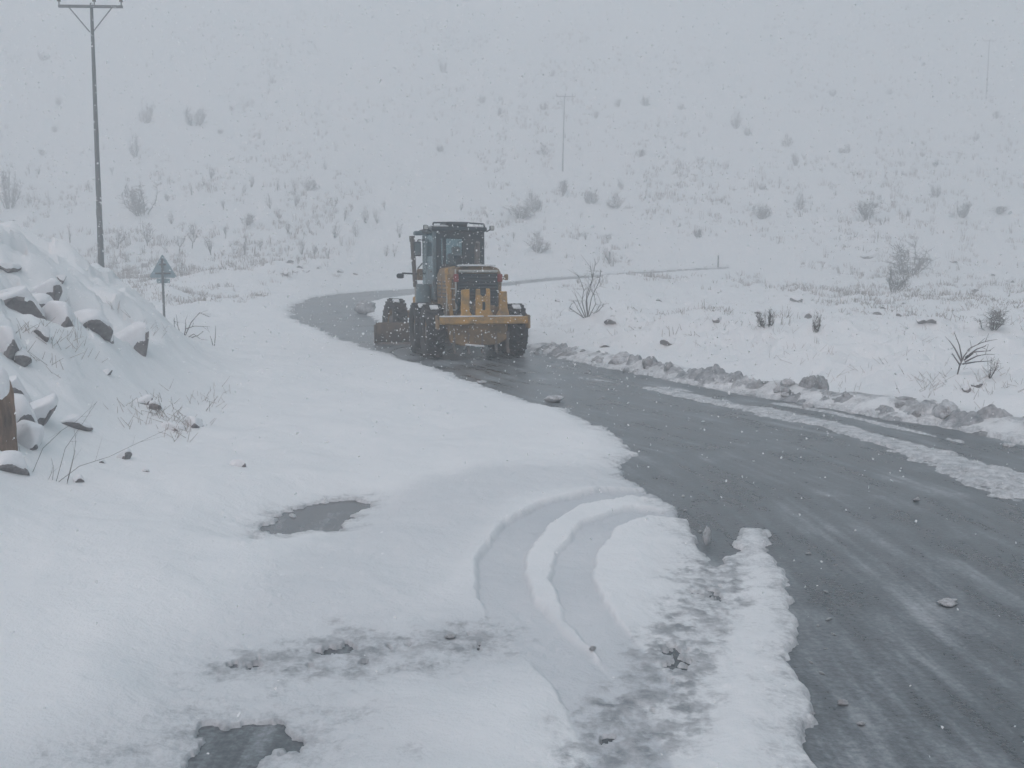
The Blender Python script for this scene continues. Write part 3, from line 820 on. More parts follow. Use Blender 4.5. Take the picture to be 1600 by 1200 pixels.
# ------------------------------------------------------------------ placing things on the snow
def at2(px, py):
    """where a line of sight through the photograph meets the snow surface"""
    x0, y0 = at(px, py)
    d = pix_ray(px, py)
    t = np.linspace(max(2.5, y0 * .62), y0 * 1.03 + .5, 160) / d[1]
    x, y, z = d[0] * t, d[1] * t, CAM_H + d[2] * t
    g = base(x, y) + snow(x, y)[0]
    k = int(np.argmax(z < g))
    if k == 0:
        k = len(t) - 1
    return float(x[k]), float(y[k]), float(g[k])

def place(px, py, Y=None):
    """a spot on the snow: seen at that point of the photograph, or at distance Y on that bearing"""
    if Y is None:
        return at2(px, py)
    d = pix_ray(px, py)
    x = d[0] * Y / d[1]
    return x, Y, ground_z(x, Y)

def pt(px, py, Y):
    d = pix_ray(px, py)
    t = Y / d[1]
    return np.array([d[0] * t, Y, CAM_H + d[2] * t])

# ------------------------------------------------------------------ more materials
M['twig'] = paint('bare_twigs', (.095, .085, .082), .85, var=.3, scale=5)
M['branch'] = paint('frosted_branches', (.17, .16, .16), .85, var=.3, scale=5)
M['stalk'] = paint('dry_stalks', (.34, .30, .28), .9, var=.35, scale=1.5)
M['rock'] = paint('grey_rock', (.30, .29, .295), .85, var=.35, scale=3.5, grime=(.15, .145, .15), grime_amt=.5, bump=.6)
M['rock_brown'] = paint('brown_rock', (.26, .19, .15), .85, var=.3, scale=4, grime=(.12, .10, .09), grime_amt=.45, bump=.6)
M['pole'] = paint('galvanised_steel', (.17, .18, .19), .6, .2, .2, 2.5)
M['signback'] = paint('sign_back_metal', (.30, .39, .43), .5, .2, .1, 4)
M['porcelain'] = paint('brown_porcelain', (.08, .07, .07), .35, var=.1, scale=8)
M['post'] = paint('marker_post_paint', (.22, .22, .23), .6, var=.25, scale=5)
M['clod'] = paint('dirty_snow', (.60, .615, .635), .8, var=.22, scale=5, grime=(.36, .365, .375), grime_amt=.35, bump=.8)
M['clod_dark'] = paint('grit_laden_snow', (.42, .43, .445), .8, var=.3, scale=5, grime=(.22, .225, .235), grime_amt=.42, bump=.8)
M['cap'] = paint('snow_cap', (.80, .81, .83), .8, var=.05, scale=3, bump=.3)

# ------------------------------------------------------------------ sticks: three-sided tapering tubes in one go
def stick_mesh(name, segs):
    S = np.array([[*a, *b, r0, r1] for a, b, r0, r1 in segs], float)
    A, B, r0, r1 = S[:, :3], S[:, 3:6], S[:, 6:7], S[:, 7:8]
    d = B - A
    d /= np.linalg.norm(d, axis=1, keepdims=True) + 1e-9
    ref = np.where(np.abs(d[:, 2:3]) < .9, np.array([[0, 0, 1.]]), np.array([[1., 0, 0]]))
    u = np.cross(d, ref); u /= np.linalg.norm(u, axis=1, keepdims=True) + 1e-9
    v = np.cross(d, u)
    V = []
    for base_, rr in ((A, r0), (B, r1)):
        for k in range(3):
            a = 2 * math.pi * k / 3
            V.append(base_ + rr * (math.cos(a) * u + math.sin(a) * v))
    V = np.stack(V, 1)
    n = len(S)
    F = np.array([[0, 1, 4, 3], [1, 2, 5, 4], [2, 0, 3, 5]])
    F = (F[None] + (np.arange(n) * 6)[:, None, None]).reshape(-1, 4)
    return np_mesh(name, V.reshape(-1, 3), F)

def shrub_segs(rng, w, h, stems, twigs, r, round_=True, bare=.0):
    """woody stems and a haze of twigs, in metres, base at the origin"""
    S, T = [], []
    for i in range(stems):
        az = rng.uniform(0, 2 * math.pi)
        sp = w * .5 * math.sqrt(rng.uniform(.02, 1))
        top = np.array([math.cos(az) * sp, math.sin(az) * sp, h * rng.uniform(.5, 1.0) * (math.sqrt(max(.05, 1 - (sp / (w * .62)) ** 2)) if round_ else 1)])
        p = np.array([math.cos(az) * .06 * w, math.sin(az) * .06 * w, -.1])
        mid = p + (top - p) * .5 + np.array([math.cos(az), math.sin(az), 0]) * sp * .18 + np.array(rng.normals(3)) * .05 * h
        pts = [p, p + (mid - p) * .5, mid, (mid + top) / 2 + np.array(rng.normals(3)) * .03 * h, top]
        for k in range(4):
            S.append((pts[k], pts[k + 1], r * (1 - .2 * k), r * (.8 - .2 * k) + .003))
        for j in range(twigs):
            t = rng.uniform(max(.25, bare), 1) * 3.999
            k = int(t)
            a = pts[k] + (pts[k + 1] - pts[k]) * (t - k)
            d = np.array(rng.normals(3)); d[2] = abs(d[2]) * .8 + .25
            d /= np.linalg.norm(d)
            L = h * rng.uniform(.10, .26)
            b = a + d * L
            T.append((a, b, r * .42, r * .25))
            if rng.uniform(0, 1) < .6:
                e = np.array(rng.normals(3)); e /= np.linalg.norm(e)
                T.append((b - d * L * .4, b + e * L * .5, r * .32, r * .2))
    return S, T

class Rng(random.Random):
    def normals(self, n):
        return [self.gauss(0, 1) for _ in range(n)]

SHRUBS = []
for k, (w, h, st, tw, rd) in enumerate([(1.0, .9, 16, 22, True), (1.0, 1.1, 14, 22, True), (1.0, .62, 18, 20, True), (.75, 1.2, 11, 24, True), (1.15, .8, 20, 22, False)]):
    S, T = shrub_segs(Rng(100 + k), w, h, st, tw, .013, rd)
    SHRUBS.append((stick_mesh('stem', S), stick_mesh('crown', T), w, h))
TREES = []
for k in range(7):
    rng = Rng(200 + k)
    S, T = [((0, 0, -.15), (.02, .01, .3), .03, .022)], []
    tr_ = rng.uniform(.12, .5)
    s2, t2 = shrub_segs(rng, rng.uniform(.3, .8), 1.02 - tr_, rng.randint(4, 10), rng.randint(7, 14), .011, k % 2 == 0)
    off = np.array([.02, .01, tr_ - .03])
    S += [(a + off, b + off, r0, r1) for a, b, r0, r1 in s2]
    T += [(a + off, b + off, r0, r1) for a, b, r0, r1 in t2]
    TREES.append((stick_mesh('trunk', S), stick_mesh('crown', T), .6, 1.0))

def put_shrub(px, py, wpx, hpx, label, group=None, Y=None, kind=None, name='shrub', cat='shrub', seed=0):
    x, y, z = place(px, py, Y)
    rng = random.Random(int(px * 7 + py))
    lib = SHRUBS if name == 'shrub' else TREES
    s, c, w, h = lib[kind if kind is not None else rng.randrange(len(lib))]
    e = empty(name, (x, y, z - .03), rng.uniform(0, 6.28))
    sw, sh = wpx * y / FPX / w, hpx * y / FPX / h
    e.scale = (sw, sw, sh)
    e.rotation_euler = (rng.gauss(0, .12), rng.gauss(0, .12), e.rotation_euler[2])
    link_mesh('stem' if name == 'shrub' else 'trunk', s, M['twig'], e)
    link_mesh('crown', c, M['twig'], e)
    tag(e, label, cat, group)
    return e

FARG = 'faint shrubs high on the hillside'
MID = 'shrubs dotted over the lower hillside'
SH = [
    (228, 193, 28, 31, 'upright dark shrub, the nearer to the tall pole of two high ones'),
    (305, 196, 36, 33, 'round dark shrub beside the upright one high on the slope'),
    (212, 246, 18, 36, 'thin pale shrub just below the two dark shrubs near the tall pole'),
    (13, 326, 38, 58, 'large blurred shrub at the left picture edge above the snowy bank'),
    (221, 336, 62, 46, 'wide bushy shrub just behind and right of the tall pole'),
    (66, 95, 22, 15, 'small low shrub near the top left corner of the hillside'),
    (482, 298, 26, 24, 'round shrub alone among thin saplings, left of the grader cab'),
    (386, 351, 20, 22, 'small rounded shrub between the road sign and the grader cab'),
    (850, 243, 22, 17, 'small square shrub just left of the far utility pole'),
    (687, 239, 14, 14, 'tiny shrub high on the slope straight above the grader cab'),
    (753, 161, 16, 12, 'tiny dark shrub high up, above and left of the far pole'),
    (833, 329, 28, 30, 'dark upright shrub, taller of the touching pair right of the cab'),
    (812, 341, 44, 24, 'low spreading shrub, lower of the touching pair right of the cab'),
    (879, 306, 17, 32, 'narrow upright shrub at the foot of the far utility pole'),
    (922, 318, 24, 28, 'pale shrub, middle of the three in a row near the far pole'),
    (964, 325, 28, 26, 'dark low shrub, last of the three in a row near the far pole'),
    (971, 297, 10, 18, 'tiny upright shrub just above the dark low one near far pole'),
    (1150, 201, 18, 28, 'narrow shrub high on the slope right of the far pole'),
    (1168, 212, 14, 16, 'very faint small shrub beside the narrow one high on slope'),
    (1190, 340, 34, 24, 'broad low shrub midway up the slope right of the far pole'),
    (1190, 297, 16, 10, 'small low shrub directly above the broad low one'),
    (1249, 328, 17, 28, 'narrow upright shrub right of the broad low one'),
    (1355, 343, 42, 34, 'pointed bushy shrub on the slope above the big blurred thicket'),
    (1462, 308, 20, 20, 'small rounded shrub upper right on the slope'),
    (1503, 341, 28, 24, 'rounded dark shrub on the right slope, below the small one'),
    (1560, 334, 26, 14, 'low flat shrub nearest the right picture edge'),
    (1420, 430, 68, 56, 'large hazy thicket on the right slope'),
    (1396, 455, 40, 44, 'smaller clump growing at the foot of the hazy thicket'),
    (1198, 513, 30, 36, 'dense shrub behind the right verge, left of the forked sapling'),
    (1550, 516, 40, 42, 'pale square shrub above the forked sapling'),
    (1276, 522, 16, 36, 'thin upright shrub on top of the right verge mound'),
    (840, 394, 36, 34, 'blurred shrub just right of the grader cab above the far road'),
]
for px_, py_, w_, h_, lb in SH:
    put_shrub(px_, py_, w_, h_, lb, MID)
for px_, py_, w_, h_ in ((850, 172, 14, 10), (1008, 167, 14, 14), (965, 168, 12, 10), (1064, 173, 10, 8), (930, 186, 9, 12), (779, 182, 9, 10), (1231, 229, 16, 16),
                         (1243, 260, 11, 16), (1325, 241, 13, 12), (1462, 260, 11, 9), (1525, 221, 11, 9), (1558, 186, 11, 12), (1301, 152, 12, 10), (1315, 240, 9, 8), (1000, 245, 14, 12), (692, 113, 12, 16),
                         (92, 165, 10, 12), (426, 132, 10, 10), (67, 244, 10, 10), (86, 207, 10, 9), (345, 210, 10, 7), (1092, 372, 14, 12), (1390, 148, 9, 8), (862, 120, 12, 8)):
    put_shrub(px_, py_, w_ * 1.15, h_ * 1.25, 'faint tiny shrub all but lost in the snowy haze high on the hill', FARG)

SAP = 'thin bare saplings on the far slope'
for px_, py_, h_ in ((352, 373, 24), (382, 398, 32), (407, 392, 22), (450, 364, 22), (471, 398, 24), (522, 372, 30), (492, 401, 22), (513, 405, 16), (556, 370, 26), (571, 349, 30), (520, 331, 22),
                     (462, 322, 22), (422, 326, 24), (394, 294, 20), (434, 298, 20), (462, 300, 20), (508, 266, 16), (604, 400, 20), (616, 401, 20), (624, 372, 26), (300, 305, 22), (330, 282, 26),
                     (392, 294, 20), (46, 272, 16), (60, 272, 16), (140, 300, 18), (175, 275, 16), (302, 372, 30), (330, 400, 34), (268, 350, 22), (434, 340, 22), (350, 330, 20), (262, 315, 18), (230, 385, 36),
                     (300, 388, 34), (280, 395, 32), (183, 390, 34), (110, 380, 30), (538, 345, 22), (590, 350, 22), (602, 330, 18), (953, 410, 26), (915, 375, 16), (720, 330, 16), (803, 378, 18), (1545, 590, 36), (1090, 370, 14)):
    zone = ('left of the tall utility pole' if px_ < 155 else 'between the tall utility pole and the road sign' if px_ < 260 else 'just right of the road sign, above the bend' if px_ < 340
            else 'between road sign and grader, below the lone round shrub' if px_ < 480 and py_ > 335 else 'between road sign and grader, level with the lone round shrub' if px_ < 480
            else 'close left of the grader cab' if px_ < 640 else 'right of the grader cab' if px_ < 900 else 'beside the marker posts of the far road' if px_ < 1200 else 'right of the forked sapling')
    put_shrub(px_, py_, h_ * .62, h_, 'thin bare sapling ' + zone, SAP, name='sapling', cat='sapling')

# scrub too fine to count: dead stalks showing through the snow
def scrub():
    rng = np.random.default_rng(11)
    n = 150000
    ang = rng.uniform(-.62, .62, n)
    y = np.exp(rng.uniform(math.log(24), math.log(200), n))
    x = np.tan(ang) * y
    px_ = 800 + FPX * np.tan(ang)
    m = .5 + .5 * fbm(x * .10, y * .06, 3, 301)
    left = sstep(760, 420, px_) if False else np.clip((760 - px_) / 340, 0, 1)
    fine = .5 + .5 * fbm(x * .6, y * .35, 2, 305)
    dens = .85 * np.clip(m - .36, 0, 1) * sstep(.35, .65, fine) * (1.2 + 2.2 * left * np.exp(-((y - 78) / 26) ** 2) + .1 * np.clip((px_ - 880) / 200, 0, 1) * np.exp(-((y - 42) / 22) ** 2)) * np.where((px_ < 880) & (y < 48), 0, 1) * sstep(20, 60, y)
    ok = (rng.random(n) < dens) & (poly_sd(x, y, ROAD_POLY) > 2.5)
    x, y = x[ok], y[ok]
    z = base(x, y) + snow(x, y)[0]
    segs = []
    for i in range(len(x)):
        k = rng.integers(3, 6)
        hh = rng.uniform(.08, .40) * min(1.7, .25 + y[i] / 75) * (1.6 if rng.random() < .12 else 1)
        for j in range(k):
            ox, oy = rng.normal(0, .12, 2)
            tx, ty = rng.normal(0, .10, 2)
            a = np.array([x[i] + ox, y[i] + oy, z[i] - .05])
            segs.append((a, a + np.array([tx, ty, hh * rng.uniform(.6, 1.1)]), .003 + .00022 * y[i], .002 + .00010 * y[i]))
    o = link_mesh('scrub', stick_mesh('scrub', segs), M['stalk'])
    tag(o, 'fine dead stalks and scrub showing through the snow', 'scrub', kind='stuff')
    # nearer tufts on the verges and the bank
    segs = []
    for px_, py_, wid, num in ((240, 640, 40, 40), (265, 660, 25, 26), (330, 620, 30, 22), (300, 680, 30, 16), (60, 520, 60, 30), (110, 545, 50, 30), (200, 480, 30, 14), (240, 515, 30, 18), (1300, 585, 60, 30), (1450, 600, 50, 40),
                              (1560, 605, 40, 40), (1240, 540, 60, 30), (1130, 490, 60, 40), (1000, 470, 60, 30), (870, 500, 30, 40), (1320, 470, 80, 40), (1240, 450, 60, 40), (1490, 440, 80, 40), (1560, 460, 60, 30), (1410, 500, 60, 30)):
        for i in range(int(num * .6)):
            x, y, z = at2(px_ + rng.normal(0, wid * .5), py_ + rng.normal(0, wid * .42))
            for j in range(rng.integers(2, 5)):
                t = rng.normal(0, .10, 2); L = rng.uniform(.08, .32)
                a = np.array([x + rng.normal(0, .06), y + rng.normal(0, .06), z - .03])
                segs.append((a, a + np.array([t[0], t[1], L * .6]), .0035, .002))
    o = link_mesh('dry_grass', stick_mesh('dry_grass', segs), M['stalk'])
    tag(o, 'dry grass tips poking through the snow on bank and verge', 'grass', kind='stuff')
scrub()

# ------------------------------------------------------------------ shrubs close enough to show their branches
def drawn_plant(name, label, cat, Y, stems, r, part, mat='branch', twigs=3, seed=1):
    """stems given as outlines seen from the road, spread in depth about distance Y"""
    rng = Rng(seed)
    x0, y0 = stems[0][0]
    root = pt(x0, y0, Y)
    root[2] = ground_z(root[0], Y)
    e = empty(name, tuple(root))
    dz = root[2] - pt(x0, y0, Y)[2]
    for st in stems:
        dep = rng.uniform(-.12, .12) * Y * .06
        P = [pt(a, b, Y) + np.array([0, dep * k / max(1, len(st) - 1), dz]) - root for k, (a, b) in enumerate(st)]
        P[0][2] -= .06
        sg = []
        m = len(P) - 1
        for k in range(m):
            f0, f1 = 1 - .65 * k / m, 1 - .65 * (k + 1) / m
            sg.append((P[k], P[k + 1], r * f0, r * f1))
            for j in range(twigs if k else 0):
                t = rng.uniform(0, 1)
                a = P[k] + (P[k + 1] - P[k]) * t
                d = (P[k + 1] - P[k]) * .8 + np.array(rng.normals(3)) * np.linalg.norm(P[k + 1] - P[k]) * .7
                sg.append((a, a + d * rng.uniform(.3, .7), r * .35, r * .15))
        link_mesh(part, stick_mesh(part, sg), M[mat], e)
    tag(e, label, cat)
    return e

drawn_plant('weed', 'tall dry weed with long bent stems on the left verge', 'weed', 8.1,
            [[(88, 888), (91, 872), (87, 856)], [(50, 886), (75, 840), (105, 812), (125, 800), (158, 770)], [(112, 880), (122, 850), (124, 828), (119, 805)], [(92, 886), (130, 868), (175, 854), (215, 835), (265, 812)],
             [(95, 880), (110, 840), (135, 805), (160, 768)], [(46, 890), (41, 862), (34, 838)], [(76, 892), (90, 878), (96, 864)], [(110, 890), (118, 866), (121, 845)]], 0.003, 'stem', twigs=1, seed=5)
drawn_plant('dead_bush', 'dead bush with arching bare branches at the foot of the sign', 'bush', 27.0,
            [[(287, 531), (290, 520), (302, 516), (326, 517)], [(285, 530), (278, 518), (275, 503)], [(281, 530), (271, 516), (269, 503)], [(288, 531), (298, 510), (310, 495), (324, 502)], [(291, 532), (303, 528), (315, 536)],
             [(289, 528), (291, 514), (291, 506)], [(295, 532), (310, 530), (318, 524)], [(290, 533), (298, 540), (309, 542)]], .018, 'branch', twigs=2, seed=6)
drawn_plant('weed', 'single upright dry stalk right of the dead bush', 'weed', 24.0, [[(335, 567), (338, 550), (339, 533)], [(335, 567), (333, 556), (331, 548)]], .014, 'stem', twigs=0, seed=7)
drawn_plant('forked_sapling', 'forked bare sapling leaning right behind the snow ridge', 'sapling', 16.6,
            [[(1494, 594), (1498, 580), (1504, 566), (1514, 552), (1530, 544), (1543, 540)], [(1502, 568), (1492, 552), (1485, 541)], [(1503, 566), (1500, 548), (1494, 529)], [(1506, 566), (1522, 558), (1545, 556)],
             [(1504, 572), (1525, 574), (1546, 573)], [(1500, 574), (1490, 566), (1486, 560)], [(1508, 562), (1526, 554), (1540, 549)], [(1507, 569), (1524, 564), (1536, 561)]], .017, 'branch', twigs=2, seed=8)
drawn_plant('dead_bush', 'tangled bare bush by the road behind the grader right wheel', 'bush', 31.0,
            [[(918, 534), (915, 510), (922, 490), (926, 470), (930, 450)], [(915, 534), (905, 515), (899, 500)], [(920, 534), (933, 524), (940, 512)], [(914, 534), (898, 526), (889, 520), (892, 514)], [(918, 532), (924, 505), (936, 480), (940, 462)],
             [(916, 533), (909, 510), (912, 492), (904, 470)], [(921, 534), (938, 522), (944, 514)], [(913, 535), (903, 522), (896, 508)], [(918, 530), (916, 500), (925, 476), (922, 455)], [(919, 533), (930, 515), (928, 498)]], .020, 'branch', twigs=7, seed=9)

# ------------------------------------------------------------------ snow-capped rocks of the cut
def rock_pair(seed):
    rng = random.Random(seed)
    b = bmesh.new()
    bmesh.ops.create_icosphere(b, subdivisions=4, radius=1)
    planes = []
    for k in range(13):
        n = Vector((rng.gauss(0, 1), rng.gauss(0, 1), rng.gauss(0, .8))).normalized()
        planes.append((n, rng.uniform(.48, .82)))
    for v in b.verts:
        for n, d in planes:
            q = v.co.dot(n) - d
            if q > 0:
                v.co -= n * q * .97
    b.verts.ensure_lookup_table()
    co = np.array([v.co[:] for v in b.verts])
    j = .05 * fbm(co[:, 0] * 3 + co[:, 2] * 2, co[:, 1] * 3, 4, seed)
    co += co * j[:, None]
    for v, c in zip(b.verts, co):
        v.co = c
    b.normal_update()
    nrm = np.array([v.normal[:] for v in b.verts])
    me = bpy.data.meshes.new('rock'); b.to_mesh(me)
    # the cap: tops and gentle sides, thickest where flat, ragged at the rim
    rag = .22 * fbm(co[:, 0] * 2.2, co[:, 1] * 2.2 + co[:, 2], 3, seed + 40)
    up = sstep(-.22, .16, nrm[:, 2] * .75 + co[:, 2] * .28 + rag + .05 - .22 * co[:, 0])
    cap = co * (.90 + .13 * up)[:, None] + np.array([0, 0, 1.]) * (up * (.13 + .05 * rag))[:, None]
    for v, c in zip(b.verts, cap):
        v.co = c
    for _ in range(2):
        bmesh.ops.smooth_vert(b, verts=[v for v, u in zip(b.verts, up) if u > .3], factor=.5, use_axis_x=True, use_axis_y=True, use_axis_z=True)
    mc = bpy.data.meshes.new('snow_cap'); b.to_mesh(mc); b.free()
    me.polygons.foreach_set('use_smooth', [False] * len(me.polygons))
    mc.polygons.foreach_set('use_smooth', [True] * len(mc.polygons))
    return me, mc
ROCKS = [rock_pair(s) for s in (1, 2, 3, 4, 5)]
BK = 'snow capped rocks of the roadside bank'
def put_rock(px, py, dims, label, group=None, Y=None, k=None, rz=None, sink=.35, tilt=(0, 0), brown=False, name='boulder'):
    x, y, z = place(px, py, Y)
    rng = random.Random(int(px * 3 + py * 11))
    a, c = ROCKS[rng.randrange(len(ROCKS)) if k is None else k]
    dims = tuple(v * (.66 if Y is None and group == BK and dims[0] > .3 else .8) for v in dims)
    e = empty(name, (x, y, z - dims[2] * (sink + (.50 if group == BK and dims[0] > .2 else .26)) + dims[2] * .42), (rng.uniform(-2.1, -.9) if name == 'stone' else rng.uniform(-.8, .1)) if rz is None else rz - .5)
    e.rotation_euler = (tilt[0], tilt[1], e.rotation_euler[2])
    e.scale = dims
    r_ = link_mesh('rock', a, None, e); r_.material_slots  # shared mesh, own material below
    if not a.materials:
        a.materials.append(M['rock'])
    if brown:
        r_.material_slots[0].link = 'OBJECT'; r_.material_slots[0].material = M['rock_brown']
    cp = link_mesh('snow_cap', c, M['cap'], e)
    if brown:                      # steep rock: snow holds only on its top
        cp.scale = (.8, .8, .55); cp.location = (0, 0, .42)
    tag(e, label, 'rock', group)
    return e
BK = 'snow capped rocks of the roadside bank'
put_rock(4, 812, (.20, .30, .80), 'brown upright rock cut off by the left picture edge', BK, Y=8.3, k=0, brown=True, sink=.1, rz=-1.2)
put_rock(30, 770, (.34, .30, .42), 'grey rock with thick snow cap next to the brown upright rock', BK, Y=8.9, k=1, sink=.2)
put_rock(46, 765, (.22, .30, .30), 'small leaning slab at the outer side of the left edge rocks', BK, Y=8.7, k=2, tilt=(.2, .5), sink=.25)
put_rock(58, 735, (.22, .32, .36), 'dark leaning slab behind the left edge rocks', BK, Y=9.4, k=3, tilt=(.1, .5), sink=.2)
put_rock(20, 700, (.34, .3, .35), 'uppermost rock of the cluster at the left picture edge', BK, Y=9.6, k=4, sink=.2)
put_rock(20, 838, (.26, .26, .2), 'low snow buried rock at the foot of the left edge cluster', BK, Y=8.0, k=1, sink=.25)
put_rock(197, 528, (.72, .6, .62), 'big boulder with a dark bare face below the utility pole', BK, k=3, rz=.5, sink=.32)
put_rock(108, 436, (.62, .6, .72), 'dark faced rock on the bank crest left of the utility pole', BK, k=0, rz=.4, sink=.3, Y=25.5)
put_rock(136, 438, (.55, .5, .8), 'pale faced rock between the dark faced one and the pole', BK, k=2, rz=.9, sink=.3, Y=26.5)
put_rock(24, 470, (.75, .6, .62), 'dark cleft rock high on the bank at the left', BK, k=4, rz=.5, sink=.3)
put_rock(60, 480, (.55, .5, .4), 'low rock beside the dark cleft rock high on the bank', BK, k=1, sink=.3)
put_rock(92, 500, (.6, .5, .55), 'rounded snowy rock in the middle of the bank', BK, k=2, rz=.2, sink=.3)
put_rock(66, 455, (.5, .5, .45), 'snowy rock just above the rounded one on the bank', BK, k=3, sink=.3)
put_rock(22, 395, (.8, .6, .4), 'flat topped rock near the bank crest at the left edge', BK, k=1, rz=.3, sink=.25)
put_rock(28, 368, (.5, .45, .35), 'small dark notch rock at the top of the bank', BK, k=0, sink=.25)
put_rock(20, 345, (.7, .4, .25), 'thin ledge of rock at the very top of the bank', BK, k=4, sink=.2)
put_rock(140, 505, (.6, .5, .4), 'snow pillow rock left of the big dark faced boulder', BK, k=1, sink=.35)
put_rock(8, 540, (.4, .35, .4), 'dark rock at the left edge below the cleft rock', BK, k=2, sink=.25)
put_rock(110, 660, (.42, .36, .2), 'slab with a long dark undercut on the lower bank', BK, k=4, rz=.2, sink=.25)
put_rock(272, 668, (.34, .28, .16), 'low rubble rock at the toe of the bank', BK, k=0, sink=.3)
put_rock(194, 716, (.10, .10, .13), 'small dark pointed stone alone on smooth snow below the bank', BK, k=3, sink=.15)
put_rock(123, 752, (.07, .07, .07), 'little dark stone between the left edge rocks and the weed', BK, k=1, sink=.2)
put_rock(374, 728, (.13, .10, .09), 'small dark stone at the foot of the slope above the puddle', BK, k=2, sink=.15)
put_rock(160, 724, (.05, .05, .05), 'tiny dark stone left of the small pointed stone', BK, k=4, sink=.2)
put_rock(228, 737, (.05, .05, .035), 'tiny flat stone right of the small pointed stone', BK, k=0, sink=.2)
rk = random.Random(19)
for i in range(13):
    px_ = rk.uniform(0, 330); lo = np.interp(px_, [0, 100, 200, 330], [352, 410, 470, 600]); hi = np.interp(px_, [0, 100, 330], [640, 640, 690])
    py_ = rk.uniform(lo, hi)
    q = rk.uniform(.09, .20)
    put_rock(px_, py_, (q * rk.uniform(1, 1.7), q, q * rk.uniform(.7, 1.3)), 'small half buried rock in the snowy rubble of the left bank', 'half buried rubble of the left bank', sink=.2, rz=rk.uniform(-1.4, .6), name='rubble_rock')
put_rock(1358, 402, (1.5, 1.0, .7), 'broad snow covered rock left of the hazy thicket', None, k=3, sink=.3)
put_rock(1245, 470, (.5, .4, .3), 'dark stone on the right slope left of the hazy thicket', None, k=1, sink=.25)
put_rock(1262, 496, (.4, .3, .5), 'jagged dark stone just below the other on the right slope', None, k=4, sink=.25)
for px_, py_, s in ((452, 410, .5), (470, 418, .4), (445, 428, .55), (478, 424, .4), (530, 425, .6), (556, 430, .35), (462, 425, .35), (498, 420, .3)):
    put_rock(px_, py_, (s * 1.3, s, s * .6), 'dark snowy stone in the rubble beyond the left side of the bend', 'stones beyond the bend', sink=.25, name='stone')
for px_, py_, s in ((1370, 490, .3), (1382, 481, .2), (1410, 493, .3), (1411, 475, .2), (1440, 505, .2), (1490, 410, .35), (1525, 415, .3), (1520, 455, .4), (1550, 432, .3), (870, 470, .25), (955, 505, .3), (1030, 470, .25), (1455, 505, .22), (1045, 535, .3), (945, 542, .2), (1185, 490, .25), (1580, 440, .4), (1120, 500, .25), (1510, 608, .16), (1525, 602, .13)):
    put_rock(px_, py_, (s * 1.4, s, s * .65), 'half buried dark stone scattered on the right hand slope', 'stones on the right hand slope', sink=.25, name='stone')

# ------------------------------------------------------------------ utility poles, road sign, marker posts
def utility_pole(px, base_py, top_py, Y, label, lean=0.0, detail=True):
    x, y, z = place(px, base_py, Y)
    zt = pt(px, top_py, y)[2]
    H = zt - z
    e = empty('utility_pole', (x, y, z))
    e.rotation_euler = (0, lean, 0)
    sec = MB()
    n = 5
    for k in range(n):
        sec.cyl((0, 0, -.4 if k == 0 else H * k / n), (0, 0, H * (k + 1) / n + (.12 if k == n - 1 else 0)), .100 - .011 * k, .092 - .011 * k, n=14)
    sec.build('shaft', M['pole'], e, smooth=False)
    MB().box((0, -.07, H), (2.02, .08, .08), bev=.008).build('crossarm', M['pole'], e)
    for sx in (-1, 1):
        MB().cyl((sx * .05, -.08, H - .78), (sx * .68, -.08, H - .03), .018, n=8).build('brace', M['pole'], e)
    for xx in (-.99, .12, .97):
        i = MB().cyl((xx, -.07, H + .04), (xx, -.07, H + .16), .016, n=8)
        for k in range(3):
            i.cyl((xx, -.07, H + .15 + k * .07), (xx, -.07, H + .21 + k * .07), .06, .045, n=12)
        i.build('insulator', M['porcelain'], e)
    if detail:
        MB().cyl((.05, -.06, 1.9), (.05, -.06, 2.05), .08, n=10).box((0, -.10, 2.6), (.12, .02, .18), bev=.004).build('number_plate', M['post'], e)
    tag(e, label, 'pole', 'power line poles')
utility_pole(159, 440, 11, 31.5, 'tall steel utility pole with a crossarm behind the left bank', lean=.010)
utility_pole(879, 268, 151, None, 'distant utility pole half lost in haze above the grader', lean=.02, detail=False)
utility_pole(1541, 155, 64, None, 'faintest utility pole at the upper right, nearly lost in haze', lean=.0, detail=False)

def road_sign():
    Y = 31.0
    x, y, z = place(257, 505, Y)
    s = Y / FPX
    top = pt(256, 398, Y)[2]; bot = pt(256, 434, Y)[2]
    e = empty('road_sign', (x, y, z))
    MB().cyl((0, 0, -.3), (0, 0, top - z - .12), .038, n=14).build('post', M['pole'], e)
    w = 21 * s
    h0, h1 = bot - z, top - z
    r = .05
    pl = MB().prism([(-w + r, h0), (w - r, h0), (w, h0 + r * .8), (r * .6, h1 - r * .4), (0, h1), (-r * .6, h1 - r * .4), (-w, h0 + r * .8)], .02, Matrix.Translation((0, .06, 0)), bev=.005).build('sign_plate', M['signback'], e)
    for zz, ww in ((h0 + .14, .95), (h0 + .42, .42)):
        MB().box((0, .034, zz), (ww * w * 1.2, .03, .05), bev=.006).build('clamp_rail', M['pole'], pl)
    MB().box((0, .05, h0 - .10), (.42, .016, .15), bev=.005).build('lower_plate', M['signback'], e)
    tag(e, 'triangular road warning sign seen from behind on a thin post', 'sign')
road_sign()

def marker_post(px, py, h, label):
    x, y, z = place(px, py)
    e = empty('marker_post', (x, y, z))
    MB().prism([(-.06, -.2), (.06, -.2), (.06, h - .05), (.03, h), (-.03, h), (-.06, h - .05)], .10, bev=.015).build('post', M['post'], e)
    MB().box((0, -.056, h - .22), (.07, .012, .16), bev=.003).build('reflector', M['dark'], e)
    tag(e, label, 'post', 'roadside marker posts')
marker_post(1122, 418, .95, 'grey roadside marker post where the far road fades out')
marker_post(952, 412, 1.0, 'marker post behind the far road, nearer the grader')

